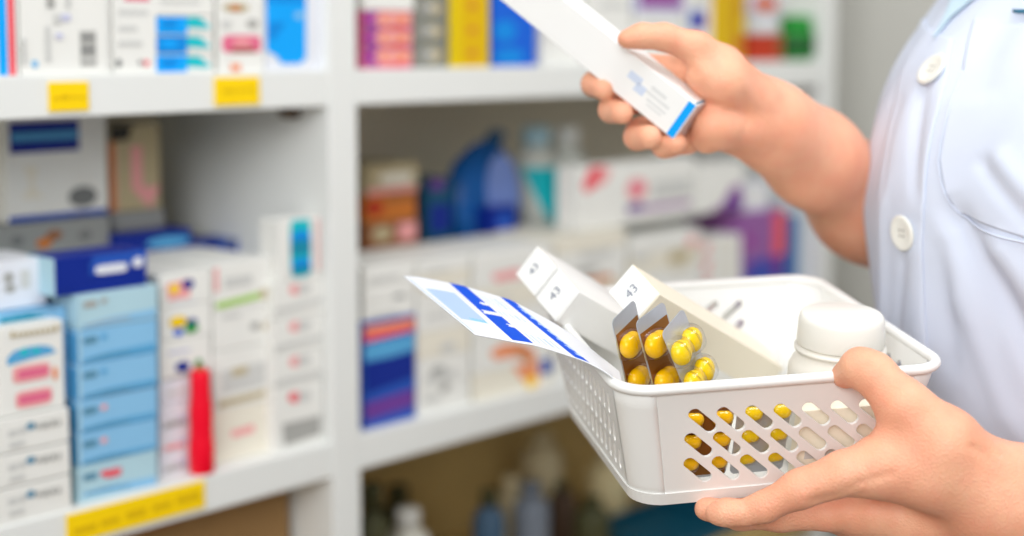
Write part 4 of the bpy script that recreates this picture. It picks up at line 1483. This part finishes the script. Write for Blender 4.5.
# rolled seam along the pocket's edge
seam = [(962, 70), (954, 97), (948, 120), (943, 143), (940.5, 162), (943, 185), (948, 203), (954, 213), (968, 223.5), (985, 231), (1005, 237), (1024, 241.5), (1050, 248)]
bm = bmesh.new()
pts = []
for (a, b) in zip(seam, seam[1:]):
    for k in range(5):
        t = k / 5
        pts.append(coat_pt(*coat_uv(a[0] + (b[0] - a[0]) * t, a[1] + (b[1] - a[1]) * t), 0.0016)[0])
bm_tube(bm, pts, 0.0007, 8)
child_of_coat(mesh_obj('pocket_seam', bm, CLOTH))
# front placket
patch('placket', [(917, 20), (906, 60), (895, 100), (885, 150), (879, 200), (878, 250), (880, 300), (884, 350)],
      [(955, 40), (948, 75), (940, 110), (932, 150), (928, 200), (927, 250), (928, 300), (930, 350)], 24, 90, 0.0006, CLOTH, 0.0010)
# undershirt sliver at the open collar
patch('undershirt', [(936, 40), (948, 18), (956, 0), (968, -24)], [(937, 40), (953, 20), (976, 0), (1002, -24)], 12, 24, 0.0030, mat('pale_aqua_knit', (200, 224, 238), 0.8, var=0.03), 0.0008)
patch('embroidered_mark', [(1013, 10), (1013.5, 13)], [(1034, 12), (1034, 17)], 4, 2, 0.0036, mat('dark_teal_thread', (40, 110, 140), 0.7), 0.0006)
# buttons
BTN = mat('ivory_button', (238, 238, 230), 0.3, var=0.01, spec=0.5)
HOLE = mat('button_hole_shadow', (170, 168, 160), 0.6)
first = None
for (bx, by) in ((935.5, 72), (908, 232), (905, 392)):
    ph, z = coat_uv(bx, by)
    p, n = coat_pt(ph, z, 0.0022)
    bm = bmesh.new()
    r0 = 0.0135
    bm_lathe(bm, [(0, 0), (r0 * 0.9, 0), (r0, 0.0008), (r0, 0.0018), (r0 * 0.93, 0.0026), (r0 * 0.8, 0.0027), (r0 * 0.66, 0.0020), (0, 0.0018)], 32)
    for sx in (-1, 1):
        for sy in (-1, 1):
            bm_lathe(bm, [(0, 0.0021), (0.0011, 0.0021), (0.0011, 0.0017)], 10, lambda k: 1, Matrix.Translation((sx * 0.0021, sy * 0.0021, 0)))
    o = mesh_obj('button', bm, [BTN, HOLE], None, True)
    qt = n.to_track_quat('Z', 'Y')
    child_of_coat(o)
    o.matrix_local = Matrix.Translation(p) @ qt.to_matrix().to_4x4()

# ------------------------------------------------------------------ body: signed-distance surface


def seg(P0, a, b, ra, rb):
    a, b = np.array(a), np.array(b)
    ab = b - a
    t = np.clip(((P0 - a) @ ab) / (ab @ ab), 0, 1)
    d = np.sqrt((((P0 - a) - t[..., None] * ab) ** 2).sum(-1))
    return d - (ra + (rb - ra) * t)


def smin(a, b, k):
    h = np.clip(0.5 + 0.5 * (b - a) / k, 0, 1)
    return b + (a - b) * h - k * h * (1 - h)


def chain_sdf(P0, chain, k=0.004):
    d = None
    for (a, ra), (b, rb) in zip(chain, chain[1:]):
        s = seg(P0, a, b, ra, rb)
        d = s if d is None else smin(d, s, k)
    return d


def pxchain(c):
    """[(px,py,depth,radius mm)]"""
    return [(tuple(P(x, y, d)), r / 1000) for x, y, d, r in c]


def surface_nets(fn, lo, hi, h):
    n = [int(math.ceil((hi[i] - lo[i]) / h)) + 1 for i in range(3)]
    ax = [lo[i] + h * np.arange(n[i]) for i in range(3)]
    val = np.empty(n, np.float32)
    YY, ZZ = np.meshgrid(ax[1], ax[2], indexing='ij')
    for i0 in range(0, n[0], 24):
        xs = ax[0][i0:i0 + 24]
        Q = np.empty((len(xs), n[1], n[2], 3))
        Q[..., 0] = xs[:, None, None]
        Q[..., 1] = YY
        Q[..., 2] = ZZ
        val[i0:i0 + 24] = fn(Q)
    corners = [(i, j, k) for i in (0, 1) for j in (0, 1) for k in (0, 1)]
    sl = lambda c: val[c[0]:n[0] - 1 + c[0], c[1]:n[1] - 1 + c[1], c[2]:n[2] - 1 + c[2]]
    cnt = sum((sl(c) < 0).astype(np.int8) for c in corners)
    act = (cnt > 0) & (cnt < 8)
    acc = np.zeros(act.shape + (3,), np.float32)
    num = np.zeros(act.shape, np.float32)
    for c in corners:
        for axx in range(3):
            if c[axx] == 0:
                e = list(c)
                e[axx] = 1
                va, vb = sl(c), sl(e)
                m = ((va < 0) != (vb < 0)) & act
                t = np.where(m, va / np.where(m, va - vb, 1), 0)
                for q in range(3):
                    acc[..., q] += np.where(m, c[q] + (t if q == axx else 0), 0)
                num += m
    idx = np.full(act.shape, -1, np.int64)
    idx[act] = np.arange(act.sum())
    ii = np.argwhere(act)
    V = (ii + acc[act] / num[act][:, None]) * h + np.array(lo)
    Fc = []
    ins = val < 0
    for axx in range(3):
        o1, o2 = (axx + 1) % 3, (axx + 2) % 3
        s0, s1 = [slice(None)] * 3, [slice(None)] * 3
        s0[axx], s1[axx] = slice(0, n[axx] - 1), slice(1, n[axx])
        for q in (o1, o2):
            s0[q] = s1[q] = slice(1, n[q] - 1)
        A, B = ins[tuple(s0)], ins[tuple(s1)]
        for flag, rev in ((A & ~B, False), (~A & B, True)):
            w = np.argwhere(flag)
            for q in (o1, o2):
                w[:, q] += 1
            def cell(d1, d2):
                c = w.copy()
                c[:, o1] -= d1
                c[:, o2] -= d2
                return idx[c[:, 0], c[:, 1], c[:, 2]]
            qd = np.stack([cell(1, 1), cell(0, 1), cell(0, 0), cell(1, 0)], 1)
            if rev:
                qd = qd[:, ::-1]
            Fc.append(qd)
    Fc = np.concatenate(Fc)
    return V, Fc


def smooth_mesh(V, Fc, it=3, lam=0.5):
    e = np.concatenate([Fc[:, [0, 1]], Fc[:, [1, 2]], Fc[:, [2, 3]], Fc[:, [3, 0]]])
    for k in range(it):
        s = np.zeros_like(V)
        c = np.zeros(len(V))
        np.add.at(s, e[:, 0], V[e[:, 1]])
        np.add.at(c, e[:, 0], 1)
        np.add.at(s, e[:, 1], V[e[:, 0]])
        np.add.at(c, e[:, 1], 1)
        V = V + lam * (s / np.maximum(c, 1)[:, None] - V)
    return V


# left arm, holding the basket from below with the thumb over its rim -------------
L_SHOULDER = (0.565, 1.055, 1.30)
L_ELBOW = tuple(P(1350, 575, 0.965))
LEFT = dict(
    arm=[(L_SHOULDER, 0.05), (L_ELBOW, 0.041)] + pxchain([(1120, 522, 0.955, 36), (1050, 506, 0.952, 32.5), (1000, 499, 0.95, 31)]),
    palm=[pxchain([(1000, 492, 0.95, 27), (930, 470, 0.945, 24), (885, 468, 0.945, 19)]),
          pxchain([(1000, 512, 0.955, 28), (925, 517, 0.982, 24), (860, 511, 0.992, 16)]),
          pxchain([(985, 517, 0.985, 25), (905, 524, 1.0, 21), (850, 517, 1.006, 14)])],
    thumb=pxchain([(985, 478, 0.945, 23), (945, 442, 0.938, 21.5), (905, 408, 0.944, 17), (874, 374, 0.956, 13.2), (860, 367, 0.962, 11.5), (845, 375, 0.975, 9)]),
    web=[pxchain([(925, 445, 0.945, 18), (890, 455, 0.944, 16)])],
    index=pxchain([(890, 468, 0.943, 18), (845, 474, 0.945, 14.5), (800, 489, 0.950, 12), (764, 507, 0.956, 9.6), (744, 512.5, 0.960, 8.2), (726, 512.5, 0.964, 8.6), (716, 513.5, 0.967, 7.2)]),
    middle=pxchain([(880, 507, 0.985, 15), (830, 512, 0.986, 12), (780, 515, 0.986, 10.5), (740, 515, 0.980, 9.5), (706, 509, 0.992, 8)]),
    ring=pxchain([(875, 512, 0.98, 16), (825, 512, 1.0, 11), (780, 508, 1.02, 9.5), (740, 504, 1.035, 8)]),
    pinky=pxchain([(880, 520, 1.0, 14), (840, 513, 1.03, 9.5), (800, 508, 1.05, 8.5), (770, 503, 1.062, 7.5)]),
)


def groove(Q, lines):
    """skin creases: shallow furrows pressed into the surface along traced lines"""
    v = Q - np.array(CAM)
    d = v @ np.array(FWD)
    x = CX + F_PX * (v @ np.array(RIGHT)) / d
    y = CY - F_PX * (v @ np.array(UP)) / d
    out = 0
    for pts, w, h in lines:
        best = None
        for (x0, y0), (x1, y1) in zip(pts, pts[1:]):
            L = (x1 - x0) ** 2 + (y1 - y0) ** 2
            t = np.clip(((x - x0) * (x1 - x0) + (y - y0) * (y1 - y0)) / L, 0, 1)
            q = (x - x0 - t * (x1 - x0)) ** 2 + (y - y0 - t * (y1 - y0)) ** 2
            best = q if best is None else np.minimum(best, q)
        out = out + h * np.exp(-best / (w * w))
    return out


def left_sdf(Q):
    d = chain_sdf(Q, LEFT['arm'], 0.02)
    pm = None
    for c in LEFT['palm']:
        s = chain_sdf(Q, c, 0.012)
        pm = s if pm is None else smin(pm, s, 0.014)
    d = smin(d, pm, 0.02)
    for c in LEFT['web']:
        d = smin(d, chain_sdf(Q, c, 0.01), 0.012)
    d = smin(d, chain_sdf(Q, LEFT['thumb'], 0.007), 0.011)
    fg = None
    for n in ('index', 'middle', 'ring', 'pinky'):
        s = chain_sdf(Q, LEFT[n], 0.005)
        fg = s if fg is None else smin(fg, s, 0.0025)
    d = smin(d, fg, 0.009)
    return d + groove(Q, [([(968, 446), (982, 452), (993, 462)], 2.5, 0.0016), ([(988, 449), (1000, 456)], 2.0, 0.0012), ([(741, 499), (747, 510), (745, 520)], 2.2, 0.0014),
                          ([(892, 474), (862, 482), (838, 494), (812, 500)], 3.0, 0.0016), ([(864, 492), (846, 498), (834, 506)], 2.2, 0.0014), ([(889, 366), (880, 380), (868, 392)], 2.5, 0.0008),
                          ([(858, 428), (876, 440), (896, 446)], 3.0, 0.0010), ([(802, 474), (806, 490)], 2.2, 0.0008)])


# right arm, reaching forward with the long carton -------------
R_SHOULDER = (0.440, 1.305, 1.30)
R_ELBOW = tuple(P(945, 262, 1.36))
RIGHT_H = dict(
    arm=[(R_SHOULDER, 0.048), (R_ELBOW, 0.044)] + pxchain([(868, 203, 1.265, 41), (812, 157, 1.195, 31), (770, 125, 1.15, 25), (752, 115, 1.14, 24.5)]),
    palm=[pxchain([(755, 108, 1.138, 21), (722, 88, 1.135, 21), (690, 76, 1.135, 17)]),
          pxchain([(755, 122, 1.14, 21), (722, 118, 1.14, 22), (700, 118, 1.142, 18)])],
    thenar=pxchain([(752, 102, 1.12, 18), (722, 82, 1.10, 19), (704, 74, 1.095, 14)]),
    hypo=pxchain([(752, 128, 1.125, 18), (716, 126, 1.105, 16), (706, 138, 1.115, 12)]),
    thumb=pxchain([(752, 98, 1.125, 18), (722, 66, 1.105, 15), (696, 48, 1.095, 12), (664, 37, 1.09, 9.6), (642, 36, 1.086, 8.8), (627, 39, 1.083, 7.4)]),
    index=pxchain([(692, 74, 1.14, 15), (640, 68, 1.155, 11), (602, 76, 1.15, 10), (593, 84, 1.13, 9), (604, 90, 1.112, 8.2)]),
    middle=pxchain([(696, 90, 1.145, 15), (645, 98, 1.155, 11), (616, 104, 1.148, 10.2), (611, 110, 1.125, 9.5), (622, 113, 1.106, 8.8)]),
    ring=pxchain([(700, 106, 1.145, 15), (662, 124, 1.150, 11), (640, 132, 1.14, 10.5), (637, 137, 1.12, 10), (650, 137, 1.10, 9.2)]),
    pinky=pxchain([(708, 126, 1.14, 14), (688, 140, 1.138, 10.5), (668, 145, 1.13, 9.5), (664, 146, 1.115, 9), (676, 143, 1.10, 8.4)]),
)


def right_sdf(Q):
    d = chain_sdf(Q, RIGHT_H['arm'], 0.04)
    for c in RIGHT_H['palm']:
        d = smin(d, chain_sdf(Q, c, 0.01), 0.012)
    for n, k in (('thenar', 0.008), ('hypo', 0.008)):
        d = smin(d, chain_sdf(Q, RIGHT_H[n], 0.008), k)
    d = smin(d, chain_sdf(Q, RIGHT_H['thumb'], 0.006), 0.008)
    fg = None
    for n in ('index', 'middle', 'ring', 'pinky'):
        s = chain_sdf(Q, RIGHT_H[n], 0.004)
        fg = s if fg is None else smin(fg, s, 0.002)
    return smin(d, fg, 0.007) + groove(Q, [([(742, 94), (748, 118), (742, 150)], 3.0, 0.0015), ([(700, 103), (722, 106), (742, 114)], 3.0, 0.0018), ([(668, 62), (684, 66), (700, 76)], 3.0, 0.0015),
                                           ([(662, 30), (666, 46)], 2.2, 0.0008), ([(690, 150), (712, 142), (736, 144)], 3.0, 0.0012)])


def bounds(G, pad=0.02):
    pts = []
    for k, v in G.items():
        for c in (v if isinstance(v[0], list) else [v]):
            pts += [np.array(p) + s * r for p, r in c for s in (-1, 1)]
    pts = np.array(pts)
    return pts.min(0) - pad, pts.max(0) + pad


def ell(Q, c, r):
    q = (Q - np.array(c)) / np.array(r)
    k = np.sqrt((q ** 2).sum(-1))
    return (k - 1) * min(r)


HC = (0.415, 1.14)


def torso_sdf(Q):
    hx, hy = HC
    d = seg(Q, (hx, hy, 0.92), (hx + 0.065, hy + 0.03, 1.21), 0.085, 0.075)
    ls, rs = L_SHOULDER, R_SHOULDER
    d = smin(d, seg(Q, ls, rs, 0.042, 0.042), 0.025)
    d = smin(d, seg(Q, (hx + 0.08, hy + 0.035, 1.30), (hx + 0.085, hy + 0.03, 1.44), 0.05, 0.047), 0.04)
    hc = Vector((hx + 0.07, hy + 0.02, 1.535))
    d = smin(d, ell(Q, hc, (0.082, 0.078, 0.112)), 0.02)
    nose = hc + PF * 0.088
    d = smin(d, seg(Q, tuple(nose + Vector((0, 0, 0.015))), tuple(nose + PF * 0.012 + Vector((0, 0, -0.02))), 0.007, 0.011), 0.01)
    d = smin(d, ell(Q, hc + PF * 0.055 + Vector((0, 0, -0.085)), (0.03, 0.03, 0.022)), 0.02)
    for sgn in (-1, 1):
        e_ = hc + PLt * 0.078 * sgn
        d = smin(d, ell(Q, e_, (0.016, 0.016, 0.03)), 0.006)
        d = smin(d, seg(Q, tuple(Vector((hx, hy, 0.92)) + PLt * 0.075 * sgn), tuple(Vector((hx + 0.01, hy, 0.48)) + PLt * 0.085 * sgn), 0.08, 0.052), 0.03)
        d = smin(d, seg(Q, tuple(Vector((hx + 0.01, hy, 0.48)) + PLt * 0.085 * sgn), tuple(Vector((hx + 0.03, hy + 0.02, 0.09)) + PLt * 0.085 * sgn), 0.052, 0.036), 0.02)
    return d


Vs, Fs, off = [], [], 0
for fn, (lo, hi), h in ((left_sdf, bounds(LEFT), 0.0019), (right_sdf, bounds(RIGHT_H), 0.0021), (torso_sdf, ((0.15, 0.90, 0.03), (0.75, 1.45, 1.70)), 0.009)):
    V, Fc = surface_nets(fn, lo, hi, h)
    V = smooth_mesh(V, Fc, 4 if h < 0.005 else 2)
    Vs.append(V)
    Fs.append(Fc + off)
    off += len(V)
V = np.concatenate(Vs) - np.array([0.42, 1.25, 0])
Fc = np.concatenate(Fs)
me = bpy.data.meshes.new('body')
me.from_pydata(V.tolist(), [], Fc.tolist())
me.update()
for p in me.polygons:
    p.use_smooth = True


def skin_material():
    m = bpy.data.materials.new('skin')
    m.use_nodes = True
    nt = m.node_tree
    b = nt.nodes['Principled BSDF']
    tc = nt.nodes.new('ShaderNodeTexCoord')
    n1 = nt.nodes.new('ShaderNodeTexNoise')
    n1.inputs['Scale'].default_value = 26
    n1.inputs['Detail'].default_value = 3
    nt.links.new(tc.outputs['Object'], n1.inputs['Vector'])
    cr = nt.nodes.new('ShaderNodeValToRGB')
    cr.color_ramp.elements[0].position = 0.35
    cr.color_ramp.elements[1].position = 0.65
    cr.color_ramp.elements[0].color = (*s2l((239, 169, 136)), 1)
    cr.color_ramp.elements[1].color = (*s2l((245, 184, 150)), 1)
    nt.links.new(n1.outputs['Fac'], cr.inputs['Fac'])
    n4 = nt.nodes.new('ShaderNodeTexNoise')
    n4.inputs['Scale'].default_value = 90
    n4.inputs['Detail'].default_value = 4
    nt.links.new(tc.outputs['Object'], n4.inputs['Vector'])
    rr = nt.nodes.new('ShaderNodeMapRange')
    rr.inputs['From Min'].default_value = 0.42
    rr.inputs['From Max'].default_value = 0.75
    rr.inputs['To Max'].default_value = 0.4
    nt.links.new(n4.outputs['Fac'], rr.inputs['Value'])
    mx = nt.nodes.new('ShaderNodeMix')
    mx.data_type = 'RGBA'
    mx.inputs[7].default_value = (*s2l((242, 158, 132)), 1)
    nt.links.new(rr.outputs[0], mx.inputs[0])
    nt.links.new(cr.outputs['Color'], mx.inputs[6])
    nt.links.new(mx.outputs[2], b.inputs['Base Color'])
    b.inputs['Roughness'].default_value = 0.48
    b.inputs['Specular IOR Level'].default_value = 0.35
    b.inputs['Subsurface Weight'].default_value = 0.15
    b.inputs['Subsurface Radius'].default_value = (1.0, 0.35, 0.18)
    b.inputs['Subsurface Scale'].default_value = 0.005
    n2 = nt.nodes.new('ShaderNodeTexVoronoi')
    n2.inputs['Scale'].default_value = 700
    nt.links.new(tc.outputs['Object'], n2.inputs['Vector'])
    n3 = nt.nodes.new('ShaderNodeTexNoise')
    n3.inputs['Scale'].default_value = 120
    n3.inputs['Detail'].default_value = 5
    nt.links.new(tc.outputs['Object'], n3.inputs['Vector'])
    ad = nt.nodes.new('ShaderNodeMath')
    ad.operation = 'ADD'
    nt.links.new(n2.outputs['Distance'], ad.inputs[0])
    nt.links.new(n3.outputs['Fac'], ad.inputs[1])
    bp = nt.nodes.new('ShaderNodeBump')
    bp.inputs['Strength'].default_value = 0.3
    bp.inputs['Distance'].default_value = 0.0012
    nt.links.new(ad.outputs[0], bp.inputs['Height'])
    nt.links.new(bp.outputs['Normal'], b.inputs['Normal'])
    return m


SKIN = skin_material()
me.materials.append(SKIN)
body = bpy.data.objects.new('body', me)
link(body, person)

# thumb nail on the raised hand
NAIL = mat('fingernail', (240, 186, 170), 0.25, spec=0.5)

# sleeves, hair, trousers, shoes
OFFP = Vector((-0.42, -1.25, 0))


def pchild(name, bm, m, smooth=False):
    o = mesh_obj(name, bm, m, person, smooth)
    o.location = OFFP
    return o


for S, E_ in ((Vector(L_SHOULDER), Vector(L_ELBOW)), (Vector(R_SHOULDER), Vector(R_ELBOW))):
    bm = bmesh.new()
    bm_tube(bm, [S + (S - E_).normalized() * 0.03, S, S.lerp(E_, 0.3), S.lerp(E_, 0.55), S.lerp(E_, 0.62)], lambda i: (0.045, 0.062, 0.064, 0.060, 0.061)[i], 28)
    pchild('sleeve', bm, CLOTH)
bm = bmesh.new()
bmesh.ops.create_uvsphere(bm, u_segments=32, v_segments=20, radius=1)
hcv = Vector((HC[0] + 0.07, HC[1] + 0.02, 1.545)) - PF * 0.012
for v in bm.verts:
    v.co = Vector((v.co.x * 0.092, v.co.y * 0.09, v.co.z * 0.118))
bmesh.ops.bisect_plane(bm, geom=bm.verts[:] + bm.edges[:] + bm.faces[:], plane_co=PF * 0.045 + Vector((0, 0, 0.02)), plane_no=(PF - Vector((0, 0, 0.55))).normalized(), clear_outer=True)
for v in bm.verts:
    v.co += hcv
pchild('hair', bm, mat('dark_hair', (40, 30, 26), 0.5, var=0.3, scale=200), True)
bm = bmesh.new()
for sgn in (-1, 1):
    a_ = Vector((HC[0], HC[1], 0.9)) + PLt * 0.075 * sgn
    k_ = Vector((HC[0] + 0.01, HC[1], 0.48)) + PLt * 0.085 * sgn
    f_ = Vector((HC[0] + 0.03, HC[1] + 0.02, 0.10)) + PLt * 0.085 * sgn
    bm_tube(bm, [a_, a_.lerp(k_, 0.5), k_, k_.lerp(f_, 0.5), f_], lambda i: (0.092, 0.078, 0.065, 0.058, 0.055)[i], 24)
pchild('trousers', bm, mat('grey_trousers', (120, 124, 134), 0.85))
for sgn in (-1, 1):
    bm = bmesh.new()
    f_ = Vector((HC[0] + 0.03, HC[1] + 0.02, 0.0)) + PLt * 0.085 * sgn
    bm_tube(bm, [f_ - PF * 0.06 + Vector((0, 0, 0.035)), f_ + Vector((0, 0, 0.045)), f_ + PF * 0.08 + Vector((0, 0, 0.036)), f_ + PF * 0.15 + Vector((0, 0, 0.03)), f_ + PF * 0.185 + Vector((0, 0, 0.026))],
            lambda i: ((0.036, 0.034), (0.043, 0.044), (0.045, 0.035), (0.042, 0.028), (0.02, 0.02))[i], 20)
    pchild('shoe', bm, mat('white_shoe', (230, 230, 228), 0.5))

# ------------------------------------------------------------------ light


def area(name, loc, target, size, power, col=(1, 1, 1), sy=None):
    l = bpy.data.lights.new(name, 'AREA')
    l.shape = 'RECTANGLE'
    l.size = size
    l.size_y = sy or size
    l.energy = power
    l.color = col
    o = bpy.data.objects.new(name, l)
    o.location = loc
    o.rotation_euler = (Vector(target) - Vector(loc)).to_track_quat('-Z', 'Y').to_euler()
    link(o)
    return o


area('unseen_lamp', (0.70, 0.60, 2.6), (0.1, 1.75, 0.9), 1.0, 18, (0.97, 0.985, 1.0), 0.7)  # ceiling lamp, placed from the slope of the shelf shadow
area('unseen_lamp', (-0.8, 0.1, 2.6), (0.2, 1.2, 0.9), 1.2, 6, (0.97, 0.985, 1.0), 0.7)  # added panel, lights the coat from the left
area('unseen_lamp', (-0.6, -1.9, 2.1), (0.15, 1.2, 1.0), 1.9, 66, (0.98, 0.99, 1.0), 1.2)  # added fill behind the camera, brightens the basket from the front
w = bpy.data.worlds.new('room_light')
w.use_nodes = True
bg = w.node_tree.nodes['Background']
bg.inputs['Color'].default_value = (0.97, 0.985, 1.0, 1)
bg.inputs['Strength'].default_value = 0.43
SC.world = w

SC.view_settings.view_transform = 'Standard'
SC.view_settings.look = 'None'
SC.view_settings.gamma = 1
SC.view_settings.use_curve_mapping = False
SC.view_settings.exposure = 0.07
SC.cycles.use_denoising = True
SC.cycles.max_bounces = 8
SC.cycles.transparent_max_bounces = 16
